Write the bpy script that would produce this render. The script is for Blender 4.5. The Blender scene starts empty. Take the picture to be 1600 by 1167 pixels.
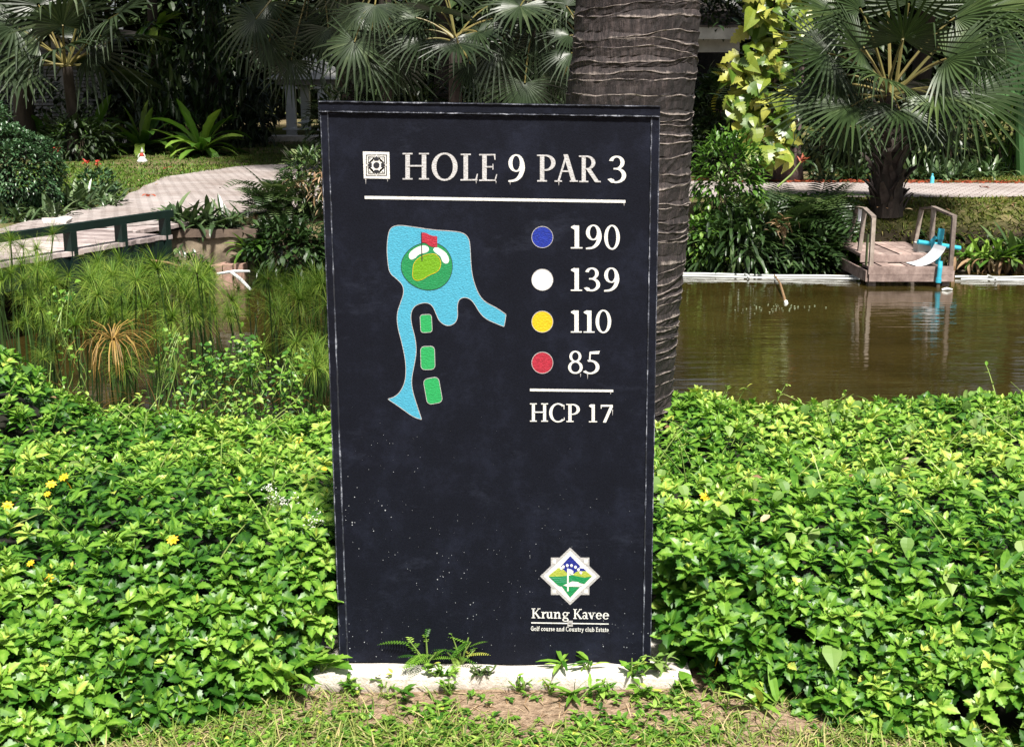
import bpy, math, random
import numpy as np
from math import radians, sin, cos, tan, pi, atan2, sqrt

# ------------------------------------------------------------------ camera, world, sun, exposure
S = bpy.context.scene
COL = S.collection
EYE = 1.5
PITCH = radians(12.4)
FPX = 2000.0            # focal length measured in pixels of a 1600 px wide frame
cam_d = bpy.data.cameras.new('camera')
cam = bpy.data.objects.new('camera', cam_d)
COL.objects.link(cam)
cam.location = (0, 0, EYE)
cam.rotation_euler = (pi / 2 - PITCH, 0, 0)
cam_d.sensor_width = 36.0
cam_d.lens = 36.0 * FPX / 1600.0
cam_d.clip_start = 0.05
cam_d.clip_end = 2000
S.camera = cam

SUN_EL, SUN_AZ = radians(57), radians(166)      # azimuth measured clockwise from +Y
world = bpy.data.worlds.new('World')
S.world = world
world.use_nodes = True
wn = world.node_tree
wn.nodes.clear()
sky = wn.nodes.new('ShaderNodeTexSky')
sky.sky_type = 'NISHITA'
sky.sun_disc = False
sky.sun_elevation = SUN_EL
sky.sun_rotation = SUN_AZ
sky.air_density = 1.0
sky.dust_density = 3.0
hsv = wn.nodes.new('ShaderNodeHueSaturation')
hsv.inputs['Saturation'].default_value = 0.55
bg = wn.nodes.new('ShaderNodeBackground')
bg.inputs['Strength'].default_value = 0.05
wo = wn.nodes.new('ShaderNodeOutputWorld')
wn.links.new(sky.outputs[0], hsv.inputs['Color'])
wn.links.new(hsv.outputs[0], bg.inputs['Color'])
wn.links.new(bg.outputs[0], wo.inputs['Surface'])

sun_d = bpy.data.lights.new('sun', 'SUN')
sun = bpy.data.objects.new('sun', sun_d)
COL.objects.link(sun)
sun_d.energy = 5.0
sun_d.angle = radians(6.0)
sun_d.color = (1.0, 0.955, 0.88)
sun.rotation_euler = (pi / 2 - SUN_EL, 0, pi - SUN_AZ)

S.view_settings.view_transform = 'Standard'
S.view_settings.look = 'None'
S.view_settings.exposure = 0.9
S.view_settings.gamma = 1.0
S.view_settings.use_curve_mapping = False
try:
    S.cycles.max_bounces = 6
    S.cycles.diffuse_bounces = 3
    S.cycles.transparent_max_bounces = 4
except Exception:
    pass

RNG = np.random.default_rng(7)
random.seed(7)
U = lambda a, b, n=None: RNG.uniform(a, b, n)
A = np.array


# ------------------------------------------------------------------ measuring helpers
def ray(px, py):
    a = (px - 800.0) / FPX
    b = -(py - 583.5) / FPX
    return A([a, cos(PITCH) + b * sin(PITCH), -sin(PITCH) + b * cos(PITCH)])


def at_y(px, py, Y):
    d = ray(px, py)
    return A([0, 0, EYE]) + d * (Y / d[1])


def at_z(px, py, z):
    d = ray(px, py)
    return A([0, 0, EYE]) + d * ((z - EYE) / d[2])


# ------------------------------------------------------------------ materials
def mat_new(name):
    m = bpy.data.materials.new(name)
    m.use_nodes = True
    nt = m.node_tree
    nt.nodes.clear()
    out = nt.nodes.new('ShaderNodeOutputMaterial')
    bs = nt.nodes.new('ShaderNodeBsdfPrincipled')
    nt.links.new(bs.outputs[0], out.inputs['Surface'])
    return m, nt, bs, out


def nd(nt, t, **kw):
    n = nt.nodes.new(t)
    for k, v in kw.items():
        setattr(n, k, v)
    return n


def noise(nt, scale, detail=4, rough=0.6, vec=None, coord='Object', stretch=None):
    tc = nd(nt, 'ShaderNodeTexCoord')
    src = tc.outputs[coord]
    if stretch is not None:
        mp = nd(nt, 'ShaderNodeMapping')
        mp.inputs['Scale'].default_value = stretch
        nt.links.new(src, mp.inputs['Vector'])
        src = mp.outputs[0]
    n = nd(nt, 'ShaderNodeTexNoise')
    n.inputs['Scale'].default_value = scale
    n.inputs['Detail'].default_value = detail
    n.inputs['Roughness'].default_value = rough
    nt.links.new(src, n.inputs['Vector'])
    return n.outputs['Fac']


def ramp(nt, fac, stops):
    r = nd(nt, 'ShaderNodeValToRGB')
    e = r.color_ramp.elements
    while len(e) > 1:
        e.remove(e[-1])
    for i, (p, c) in enumerate(stops):
        el = e[0] if i == 0 else e.new(p)
        el.position = p
        if not hasattr(c, '__len__'):
            c = (c, c, c)
        el.color = (c[0], c[1], c[2], 1)
    nt.links.new(fac, r.inputs['Fac'])
    return r.outputs['Color']


def mixc(nt, fac, a, b, mode='MIX'):
    m = nd(nt, 'ShaderNodeMix', data_type='RGBA', blend_type=mode)
    for sock, v in ((m.inputs[0], fac), (m.inputs[6], a), (m.inputs[7], b)):
        if hasattr(v, 'is_output') or hasattr(v, 'links'):
            nt.links.new(v, sock)
        elif hasattr(v, '__len__'):
            sock.default_value = (v[0], v[1], v[2], 1)
        else:
            sock.default_value = v
    return m.outputs[2]


def mth(nt, op, a, b=None):
    m = nd(nt, 'ShaderNodeMath', operation=op)
    for s, v in ((m.inputs[0], a), (m.inputs[1], b)):
        if v is None:
            continue
        if hasattr(v, 'links'):
            nt.links.new(v, s)
        else:
            s.default_value = v
    return m.outputs[0]


def bump(nt, bs, h, strength=0.3, dist=0.01):
    b = nd(nt, 'ShaderNodeBump')
    b.inputs['Strength'].default_value = strength
    b.inputs['Distance'].default_value = dist
    nt.links.new(h, b.inputs['Height'])
    nt.links.new(b.outputs[0], bs.inputs['Normal'])


def attr(nt, name='tint'):
    a = nd(nt, 'ShaderNodeAttribute', attribute_name=name)
    return a.outputs['Fac']


def leafmat(name, stops, rough=0.42, transl=0.25, spec=0.5, noise_scale=18.0):
    """foliage: per-leaf tint (leaf colour; in the creeper also painted sun and shade) through a ramp, some light passing through the blade"""
    m, nt, bs, out = mat_new(name)
    f = attr(nt)
    n = noise(nt, noise_scale, 2)
    f2 = mth(nt, 'ADD', f, mth(nt, 'MULTIPLY', mth(nt, 'SUBTRACT', n, 0.5), 0.35))
    c = ramp(nt, f2, stops)
    nt.links.new(c, bs.inputs['Base Color'])
    bs.inputs['Roughness'].default_value = rough
    bs.inputs['Specular IOR Level'].default_value = spec
    tr = nd(nt, 'ShaderNodeBsdfTranslucent')
    tc = mixc(nt, 1.0, c, (0.85, 1.0, 0.5), 'MULTIPLY')
    nt.links.new(tc, tr.inputs['Color'])
    mx = nd(nt, 'ShaderNodeMixShader')
    mx.inputs[0].default_value = transl
    nt.links.new(bs.outputs[0], mx.inputs[1])
    nt.links.new(tr.outputs[0], mx.inputs[2])
    nt.links.new(mx.outputs[0], out.inputs['Surface'])
    return m


def plain(name, c1, c2=None, rough=0.6, scale=12.0, bumps=0.15, bscale=60.0, spec=0.4, stretch=None, bdist=0.006):
    m, nt, bs, out = mat_new(name)
    c2 = c2 or tuple(x * 0.65 for x in c1)
    f = noise(nt, scale, 5, stretch=stretch)
    nt.links.new(ramp(nt, f, [(0.3, c2), (0.7, c1)]), bs.inputs['Base Color'])
    bs.inputs['Roughness'].default_value = rough
    bs.inputs['Specular IOR Level'].default_value = spec
    if bumps:
        bump(nt, bs, noise(nt, bscale, 4, stretch=stretch), bumps, bdist)
    return m


M = {}
# foliage palette
M['cover'] = leafmat('cover_leaf', [(0.0, (0.014, 0.058, 0.008)), (0.35, (0.045, 0.150, 0.014)), (0.66, (0.165, 0.335, 0.034)), (0.92, (0.36, 0.52, 0.105)), (1.0, (0.55, 0.56, 0.10))], 0.40, 0.30, 0.45, 60)
M['heart'] = leafmat('vine_leaf', [(0.0, (0.07, 0.17, 0.03)), (0.6, (0.16, 0.28, 0.06)), (1.0, (0.27, 0.37, 0.11))], 0.5, 0.25, 0.3)
M['tendril'] = leafmat('tendril', [(0.0, (0.14, 0.25, 0.04)), (1.0, (0.32, 0.40, 0.12))], 0.5, 0.1)
M['fan'] = leafmat('fan_leaf', [(0.0, (0.018, 0.036, 0.010)), (0.6, (0.042, 0.074, 0.020)), (1.0, (0.13, 0.175, 0.055))], 0.46, 0.12, 0.5, 6)
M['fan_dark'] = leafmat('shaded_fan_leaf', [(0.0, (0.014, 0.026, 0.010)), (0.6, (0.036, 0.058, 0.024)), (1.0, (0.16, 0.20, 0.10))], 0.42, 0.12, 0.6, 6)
M['petiole'] = leafmat('petiole', [(0.0, (0.10, 0.10, 0.03)), (1.0, (0.25, 0.20, 0.07))], 0.45, 0.05)
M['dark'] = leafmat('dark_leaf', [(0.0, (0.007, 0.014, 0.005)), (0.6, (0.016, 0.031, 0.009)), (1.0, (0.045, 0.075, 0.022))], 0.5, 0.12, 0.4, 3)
M['nest'] = leafmat('nest_fern', [(0.0, (0.03, 0.085, 0.012)), (0.6, (0.09, 0.20, 0.025)), (1.0, (0.24, 0.36, 0.06))], 0.38, 0.25, 0.5, 5)
M['shrub'] = leafmat('shrub_leaf', [(0.0, (0.012, 0.030, 0.008)), (0.55, (0.038, 0.078, 0.020)), (0.85, (0.12, 0.18, 0.06)), (1.0, (0.30, 0.32, 0.16))], 0.36, 0.18, 0.6, 6)
M['clip'] = leafmat('clipped_leaf', [(0.0, (0.022, 0.060, 0.020)), (0.6, (0.050, 0.115, 0.045)), (1.0, (0.12, 0.20, 0.10))], 0.34, 0.15, 0.6, 6)
M['strap'] = leafmat('strap_leaf', [(0.0, (0.022, 0.045, 0.015)), (0.6, (0.050, 0.090, 0.030)), (1.0, (0.16, 0.22, 0.10))], 0.34, 0.15, 0.6, 6)
M['palegreen'] = leafmat('pale_leaf', [(0.0, (0.06, 0.10, 0.04)), (0.5, (0.17, 0.22, 0.10)), (1.0, (0.38, 0.40, 0.25))], 0.42, 0.2)
M['gold'] = leafmat('variegated_leaf', [(0.0, (0.03, 0.08, 0.01)), (0.4, (0.10, 0.18, 0.02)), (0.7, (0.27, 0.31, 0.04)), (1.0, (0.50, 0.48, 0.12))], 0.36, 0.25, 0.5, 14)
M['yellow'] = leafmat('yellow_leaf', [(0.0, (0.20, 0.24, 0.02)), (1.0, (0.55, 0.50, 0.04))], 0.4, 0.3)
M['banana'] = leafmat('banana_leaf', [(0.0, (0.05, 0.14, 0.04)), (1.0, (0.13, 0.28, 0.10))], 0.34, 0.3, 0.5, 4)
M['papyrus'] = leafmat('papyrus_ray', [(0.0, (0.05, 0.12, 0.012)), (0.5, (0.13, 0.24, 0.025)), (1.0, (0.30, 0.37, 0.06))], 0.5, 0.3, 0.3)
M['stalk'] = leafmat('papyrus_stalk', [(0.0, (0.012, 0.03, 0.006)), (1.0, (0.05, 0.10, 0.02))], 0.4, 0.02)
M['deadray'] = leafmat('dead_ray', [(0.0, (0.16, 0.09, 0.02)), (1.0, (0.38, 0.24, 0.06))], 0.6, 0.15)
M['dry'] = leafmat('dry_leaf', [(0.0, (0.13, 0.07, 0.035)), (0.5, (0.26, 0.16, 0.08)), (1.0, (0.50, 0.38, 0.24))], 0.6, 0.1)
M['grass'] = leafmat('grass_blade', [(0.0, (0.06, 0.12, 0.015)), (0.5, (0.15, 0.23, 0.035)), (0.8, (0.29, 0.31, 0.09)), (1.0, (0.48, 0.40, 0.20))], 0.5, 0.2, 0.3)
M['lawn'] = leafmat('lawn_blade', [(0.0, (0.035, 0.070, 0.008)), (0.6, (0.095, 0.130, 0.016)), (1.0, (0.22, 0.18, 0.055))], 0.55, 0.2, 0.3)
M['greenlawn'] = leafmat('green_lawn_blade', [(0.0, (0.035, 0.085, 0.010)), (0.6, (0.095, 0.180, 0.018)), (1.0, (0.22, 0.25, 0.05))], 0.55, 0.2, 0.3)
M['redleaf'] = leafmat('red_leaf', [(0.0, (0.16, 0.03, 0.015)), (1.0, (0.42, 0.09, 0.04))], 0.55, 0.15)
M['redflower'] = leafmat('red_petal', [(0.0, (0.50, 0.04, 0.03)), (1.0, (0.75, 0.12, 0.08))], 0.5, 0.2)
M['yflower'] = leafmat('yellow_petal', [(0.0, (0.75, 0.42, 0.01)), (1.0, (0.85, 0.60, 0.03))], 0.5, 0.2)
M['wflower'] = leafmat('white_petal', [(0.0, (0.62, 0.64, 0.55)), (1.0, (0.82, 0.82, 0.76))], 0.5, 0.2)
M['stem'] = plain('stem', (0.10, 0.075, 0.05), (0.05, 0.04, 0.025), 0.75)
M['bark'] = plain('bark', (0.06, 0.046, 0.038), (0.02, 0.015, 0.012), 0.85, 8, 0.6, 30, stretch=(1, 1, 0.25), bdist=0.03)
M['purplebark'] = plain('purple_bark', (0.17, 0.12, 0.115), (0.08, 0.055, 0.055), 0.85, 8, 0.6, 30, stretch=(1, 1, 0.25), bdist=0.03)
M['boot'] = plain('leaf_boot', (0.10, 0.078, 0.07), (0.018, 0.013, 0.012), 0.75, 10, 0.4, 30)
# built things
M['white'] = plain('white_paint', (0.78, 0.77, 0.74), (0.66, 0.65, 0.62), 0.5, 60, 0.25, 500, bdist=0.001)
M['cream'] = plain('cream_concrete', (0.76, 0.70, 0.61), (0.52, 0.46, 0.39), 0.85, 14, 0.5, 90)
M['bwhite'] = plain('weathered_white', (0.60, 0.60, 0.57), (0.42, 0.42, 0.40), 0.7, 6)
M['column'] = plain('column_paint', (0.78, 0.82, 0.86), (0.66, 0.71, 0.78), 0.6, 4)
M['greypaint'] = plain('grey_paint', (0.42, 0.42, 0.42), (0.32, 0.32, 0.33), 0.5, 90, 0.2, 500, bdist=0.001)
M['navy'] = None
M['greenrail'] = plain('dark_green_paint', (0.006, 0.020, 0.016), (0.004, 0.012, 0.010), 0.45, 10, 0.2)
M['wood'] = plain('grey_wood', (0.52, 0.41, 0.37), (0.26, 0.19, 0.17), 0.8, 9, 0.5, 30, stretch=(1, 1, 1))
M['wood2'] = plain('grey_post', (0.47, 0.42, 0.37), (0.26, 0.21, 0.18), 0.8, 16, 0.4, 40, stretch=(1, 1, 0.2))
M['deck'] = plain('deck_plank', (0.66, 0.59, 0.57), (0.50, 0.43, 0.42), 0.8, 7, 0.3, 24)
for k_ in ('wood', 'wood2', 'deck'):
    nt_ = M[k_].node_tree
    bs_ = next(n for n in nt_.nodes if n.type == 'BSDF_PRINCIPLED')
    src_ = bs_.inputs['Base Color'].links[0].from_socket
    oi_ = nd(nt_, 'ShaderNodeObjectInfo')
    v_ = ramp(nt_, oi_.outputs['Random'], [(0.0, (.55, .52, .52)), (0.5, (.85, .83, .82)), (1.0, (1.12, 1.08, 1.05))])
    gr_ = ramp(nt_, noise(nt_, 3.0, 6, .8), [(0.35, (.5, .46, .45)), (0.6, (1, 1, 1))])
    nt_.links.new(mixc(nt_, 1.0, mixc(nt_, 1.0, src_, v_, 'MULTIPLY'), gr_, 'MULTIPLY'), bs_.inputs['Base Color'])
M['pvc'] = plain('blue_pipe', (0.05, 0.44, 0.58), (0.04, 0.34, 0.47), 0.35, 6, 0.0)
M['pvcwhite'] = plain('white_pipe', (0.76, 0.79, 0.77), (0.58, 0.60, 0.58), 0.4, 5, 0.0)
M['sheet'] = plain('white_sheet', (0.78, 0.80, 0.83), (0.66, 0.68, 0.72), 0.5, 5, 0.0)
M['concrete'] = plain('stained_concrete', (0.34, 0.27, 0.19), (0.035, 0.028, 0.02), 0.9, 5, 0.5, 40)
M['coping'] = plain('coping', (0.16, 0.115, 0.085), (0.07, 0.05, 0.04), 0.9, 7, 0.5, 40)
M['pinkstone'] = plain('pink_block', (0.42, 0.26, 0.21), (0.22, 0.14, 0.11), 0.9, 14, 0.6, 60)
M['stone'] = plain('pale_stone', (0.72, 0.69, 0.65), (0.48, 0.45, 0.42), 0.8, 14, 0.4, 50)
M['louvre'] = plain('grey_louvre', (0.20, 0.20, 0.205), (0.13, 0.13, 0.135), 0.7, 4)
M['roof'] = plain('roof_shingle', (0.16, 0.14, 0.13), (0.07, 0.06, 0.055), 0.85, 12, 0.5, 40)
M['darkglass'] = plain('dark_glass', (0.012, 0.013, 0.015), (0.008, 0.009, 0.01), 0.12, 3, 0.0)
M['sidewall'] = plain('side_wall', (0.30, 0.30, 0.30), (0.2, 0.2, 0.2), 0.7, 4)
M['cyan'] = plain('cyan_plastic', (0.10, 0.50, 0.62), (0.08, 0.42, 0.54), 0.35, 4, 0.0)


# ------------------------------------------------------------------ mesh helpers
class G:
    """collects vertices and faces, then links them as ONE mesh object"""

    def __init__(s):
        s.V, s.F, s.T, s.m, s.n = [], [], [], [], 0

    def add(s, V, F, tint=0.5, mat=0):
        V = np.asarray(V, float).reshape(-1, 3)
        if isinstance(F, np.ndarray):
            s.F.append(F.astype(np.int64) + s.n)
            s.m.append(np.full(len(F), mat))
        else:
            by = {}
            for f in F:
                by.setdefault(len(f), []).append(f)
            for k, fs in by.items():
                s.F.append(np.array(fs, np.int64) + s.n)
                s.m.append(np.full(len(fs), mat))
        s.V.append(V)
        t = np.asarray(tint, float)
        s.T.append(np.full(len(V), float(t)) if t.ndim == 0 else t)
        s.n += len(V)
        return s

    def scatter(s, tpl, R, P, tint, mat=0, dt=None):
        V, F = tpl
        N, k = len(P), len(V)
        if N == 0:
            return s
        W = np.einsum('nij,kj->nki', R, V) + P[:, None, :]
        FF = (F[None] + (np.arange(N) * k)[:, None, None]).reshape(-1, F.shape[1])
        T = np.repeat(np.broadcast_to(tint, (N,)), k)
        if dt is not None:
            T = T + np.tile(dt, N)
        return s.add(W.reshape(-1, 3), FF, T, mat)

    def box(s, lo, hi, tint=0.5, mat=0, rot=0.0, piv=None):
        x0, y0, z0 = lo
        x1, y1, z1 = hi
        V = A([[x0, y0, z0], [x1, y0, z0], [x1, y1, z0], [x0, y1, z0], [x0, y0, z1], [x1, y0, z1], [x1, y1, z1], [x0, y1, z1]], float)
        if rot:
            c = A(piv if piv is not None else V.mean(0))
            R = A([[cos(rot), -sin(rot), 0], [sin(rot), cos(rot), 0], [0, 0, 1]])
            V = (V - c) @ R.T + c
        return s.add(V, [[0, 3, 2, 1], [4, 5, 6, 7], [0, 1, 5, 4], [1, 2, 6, 5], [2, 3, 7, 6], [3, 0, 4, 7]], tint, mat)

    def beam(s, p0, p1, w, h, up=(0, 0, 1), tint=0.5, mat=0):
        p0, p1 = A(p0, float), A(p1, float)
        d = p1 - p0
        d /= np.linalg.norm(d)
        x = np.cross(d, A(up, float))
        x /= np.linalg.norm(x)
        z = np.cross(x, d)
        V = []
        for p in (p0, p1):
            for a, b in ((-1, -1), (1, -1), (1, 1), (-1, 1)):
                V.append(p + x * a * w / 2 + z * b * h / 2)
        return s.add(V, [[0, 1, 2, 3], [7, 6, 5, 4], [0, 4, 5, 1], [1, 5, 6, 2], [2, 6, 7, 3], [3, 7, 4, 0]], tint, mat)

    def tube(s, pts, rad, k=8, tint=0.5, mat=0, caps=True):
        P = np.asarray(pts, float)
        n = len(P)
        rad = np.broadcast_to(rad, (n,)).astype(float)
        D = np.gradient(P, axis=0)
        D /= np.linalg.norm(D, axis=1)[:, None] + 1e-12
        ref = A([0, 0, 1.0]) if abs(D[0][2]) < 0.9 else A([1.0, 0, 0])
        V = []
        th = np.arange(k) * 2 * pi / k
        for i in range(n):
            x = np.cross(ref, D[i])
            x /= np.linalg.norm(x) + 1e-12
            y = np.cross(D[i], x)
            V.append(P[i] + rad[i] * (np.cos(th)[:, None] * x + np.sin(th)[:, None] * y))
        F = []
        for i in range(n - 1):
            for j in range(k):
                a, b = i * k + j, i * k + (j + 1) % k
                F.append([a, b, b + k, a + k])
        if caps:
            F.append(list(range(k))[::-1])
            F.append([(n - 1) * k + j for j in range(k)])
        return s.add(np.concatenate(V), F, tint, mat)

    def lathe(s, prof, c, k=16, tint=0.5, mat=0):
        th = np.arange(k) * 2 * pi / k
        V, F = [], []
        for r, z in prof:
            V.append(np.stack([c[0] + r * np.cos(th), c[1] + r * np.sin(th), np.full(k, c[2] + z)], 1))
        n = len(prof)
        for i in range(n - 1):
            for j in range(k):
                a, b = i * k + j, i * k + (j + 1) % k
                F.append([a, b, b + k, a + k])
        F.append(list(range(k))[::-1])
        F.append([(n - 1) * k + j for j in range(k)])
        return s.add(np.concatenate(V), F, tint, mat)

    def mesh(s, name, mats, base=(0, 0, 0), smooth=False):
        V = np.concatenate(s.V) - A(base, float)
        T = np.concatenate(s.T)
        me = bpy.data.meshes.new(name)
        nl = sum(f.size for f in s.F)
        nf = sum(len(f) for f in s.F)
        me.vertices.add(len(V))
        me.vertices.foreach_set('co', V.astype(np.float32).ravel())
        me.loops.add(nl)
        me.loops.foreach_set('vertex_index', np.concatenate([f.ravel() for f in s.F]).astype(np.int32))
        me.polygons.add(nf)
        tot = np.concatenate([np.full(len(f), f.shape[1]) for f in s.F])
        me.polygons.foreach_set('loop_start', (np.cumsum(tot) - tot).astype(np.int32))
        me.polygons.foreach_set('loop_total', tot.astype(np.int32))
        me.polygons.foreach_set('material_index', np.concatenate(s.m).astype(np.int32))
        me.polygons.foreach_set('use_smooth', np.full(nf, bool(smooth)))
        a = me.attributes.new('tint', 'FLOAT', 'POINT')
        a.data.foreach_set('value', np.clip(T, 0, 1).astype(np.float32))
        for m in (mats if isinstance(mats, (list, tuple)) else [mats]):
            me.materials.append(m)
        me.update(calc_edges=True)
        me.validate()
        return me

    def build(s, name, mats, parent=None, base=None, smooth=False, label=None, cat=None, group=None, kind=None):
        b = base if base is not None else (parent['_b'] if parent is not None and '_b' in parent else (0, 0, 0))
        me = s.mesh(name, mats, b, smooth)
        return link(name, me, parent, None if parent else b, label, cat, group, kind)


def link(name, data, parent=None, loc=None, label=None, cat=None, group=None, kind=None):
    o = bpy.data.objects.new(name, data)
    COL.objects.link(o)
    if parent is not None:
        o.parent = parent
    if loc is not None:
        o.location = [float(v) for v in loc]
    if label: o['label'] = label
    if cat: o['category'] = cat
    if group: o['group'] = group
    if kind: o['kind'] = kind
    return o


THINGS = []


def thing(name, label, cat, base, group=None):
    o = link(name, None, None, base, label, cat, group)
    o.empty_display_size = 0.1
    o['_b'] = [float(v) for v in base]
    THINGS.append(o)
    return o


def unit(v):
    v = np.asarray(v, float)
    return v / (np.linalg.norm(v, axis=-1, keepdims=True) + 1e-12)


def frames(fwd, up, sc, wsc=None):
    """(N,3,3) matrices whose columns are side, forward, normal"""
    f = unit(fwd)
    x = unit(np.cross(f, up))
    z = np.cross(x, f)
    sc = np.broadcast_to(sc, (len(f),))
    w = sc if wsc is None else np.broadcast_to(wsc, (len(f),))
    return np.stack([x * w[:, None], f * sc[:, None], z * sc[:, None]], 2)


def leaf_tpl(ys, ws, fold=0.3, bend=0.4):
    """leaf strip along +y, folded at the midrib, curling down through an arc of `bend` radians"""
    V, F = [], []
    prev, y, z = 0.0, 0.0, 0.0
    for i, (s_, w) in enumerate(zip(ys, ws)):
        ds = s_ - prev
        ang = -bend * (s_ + prev) / 2
        y += ds * cos(ang)
        z += ds * sin(ang)
        prev = s_
        nx = A([0, -sin(-bend * s_), cos(-bend * s_)])
        V += [A([-w, y, z]) + nx * fold * w, A([0, y, z]), A([w, y, z]) + nx * fold * w]
    for i in range(len(ys) - 1):
        a = 3 * i
        F += [[a, a + 1, a + 4, a + 3], [a + 1, a + 2, a + 5, a + 4]]
    return np.array(V), np.array(F)


T_LOBE = leaf_tpl([0, .10, .26, .33, .46, .52, .62, .68, .80, .85, 1], [.02, .05, .20, .17, .30, .23, .27, .18, .17, .10, .004], .30, .6)
T_LOBES = leaf_tpl([0, .12, .34, .50, .60, .80, 1], [.02, .05, .20, .30, .22, .15, .004], .28, .6)
T_LOBE2 = leaf_tpl([0, .12, .32, .48, .60, .8, 1], [.02, .05, .19, .28, .23, .12, .004], .45, .15)
T_LOBE3 = leaf_tpl([0, .3, .6, 1], [.02, .17, .20, .004], .45, .2)
T_OVAL = leaf_tpl([0, .3, .65, 1], [.02, .22, .20, .004], .25, .5)
T_HEART = leaf_tpl([-.16, 0, .2, .45, .75, 1], [.22, .36, .40, .30, .13, .004], .18, .5)
T_LANCE = leaf_tpl([0, .15, .5, .8, 1], [.02, .09, .11, .06, .003], .3, .5)
T_BLADE = [leaf_tpl([0, .2, .4, .6, .8, 1], [.012, .025, .026, .022, .014, .001], .4, b) for b in (.5, 1.2, 2.0, 2.7)]
T_STRAP = [leaf_tpl([0, .15, .35, .55, .75, .9, 1], [.025, .05, .065, .07, .062, .038, .003], .3, b) for b in (.4, .9, 1.5, 2.1)]
T_NEST = [leaf_tpl([0, .1, .22, .34, .46, .58, .7, .82, .92, 1], [.02, .05, .095, .085, .115, .1, .115, .08, .05, .003], .25, b) for b in (.35, .8, 1.3, 1.9)]
T_QUAD = leaf_tpl([0, .5, 1], [.03, .28, .01], .3, .5)


def notch_tpl():
    V, F = leaf_tpl([0, .1, .22, .28, .40, .46, .58, .64, .76, .84, 1], [.16, .34, .40, .25, .37, .2, .31, .16, .22, .11, .004], .15, .7)
    return V, F


T_NOTCH = notch_tpl()


def dirs(n, el0, el1, az0=0, az1=2 * pi):
    az, el = U(az0, az1, n), U(el0, el1, n)
    return np.stack([np.cos(az) * np.cos(el), np.sin(az) * np.cos(el), np.sin(el)], 1)


def scatter_many(g, tpls, fwd, P, sc, tint, up=(0, 0, 1), mat=0, wsc=None):
    n = len(P)
    w = RNG.integers(0, len(tpls), n)
    up = np.broadcast_to(A(up, float), (n, 3)) + U(-.15, .15, (n, 3))
    R = frames(fwd, up, sc, wsc)
    tint = np.broadcast_to(tint, (n,))
    for i, t in enumerate(tpls):
        k = w == i
        g.scatter(t, R[k], P[k], tint[k], mat)
    return g


def catmull(P, k=6, closed=True):
    P = np.asarray(P, float)
    n = len(P)
    out = []
    rng = range(n) if closed else range(n - 1)
    for i in rng:
        if closed:
            p0, p1, p2, p3 = P[i - 1], P[i], P[(i + 1) % n], P[(i + 2) % n]
        else:
            p0, p1, p2, p3 = P[max(i - 1, 0)], P[i], P[i + 1], P[min(i + 2, n - 1)]
        for t in np.arange(k) / k:
            out.append(.5 * (2 * p1 + (p2 - p0) * t + (2 * p0 - 5 * p1 + 4 * p2 - p3) * t * t + (3 * p1 - p0 - 3 * p2 + p3) * t ** 3))
    if not closed:
        out.append(P[-1])
    return np.array(out)


def chaikin(P, it=2):
    P = np.asarray(P, float)
    for _ in range(it):
        Q = np.roll(P, -1, 0)
        P = np.stack([P * .75 + Q * .25, P * .25 + Q * .75], 1).reshape(-1, 2)
    return P


def vnoise(x, y, s=1.0, seed=0):
    x, y = np.asarray(x) * s, np.asarray(y) * s
    return (np.sin(x * 1.7 + y * .9 + seed) + np.sin(x * -1.1 + y * 2.3 + seed * 2.1) + np.sin(x * 3.1 + y * 1.3 + seed * .7) * .6 + np.sin(x * 2.2 - y * 3.7 + seed * 1.3) * .5) / 3.1


# ------------------------------------------------------------------ terrain
WATER = -0.6


def sstep(a, b, x):
    t = np.clip((x - a) / (b - a), 0, 1)
    return t * t * (3 - 2 * t)


def y_near(x):
    return 6.5 + .25 * np.sin(np.asarray(x) * .8) + .1 * np.sin(np.asarray(x) * 2.3)


def y_far(x):
    x = np.asarray(x, float)
    v = np.interp(x, [-30, -9, -5.6, -4.6, -3.9, -3.0, -1.8, -0.5, 3, 9, 30], [11.5, 11.8, 12.5, 12.8, 13.75, 13.75, 14.1, 15.1, 15.25, 15.3, 15.8])
    return v + .06 * np.sin(x * 3.1) + .05 * np.sin(x * 1.3)


def hgt(x, y):
    x, y = np.asarray(x, float), np.asarray(y, float)
    yn, yf = y_near(x), y_far(x)
    near = sstep(yn + .8, yn - 1.4, y)
    far = sstep(yf - .5, yf + 1.1, y)
    side = np.maximum(sstep(24, 28, x), sstep(-14, -18, x))
    land = np.maximum(np.maximum(near, far), side)
    top = np.where(y > (yn + yf) / 2, .10 + .05 * np.clip(y - 24, 0, 14), 0.0)
    return -1.2 + (1.2 + top) * land + .012 * vnoise(x, y, 1.3, 2) * land


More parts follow.
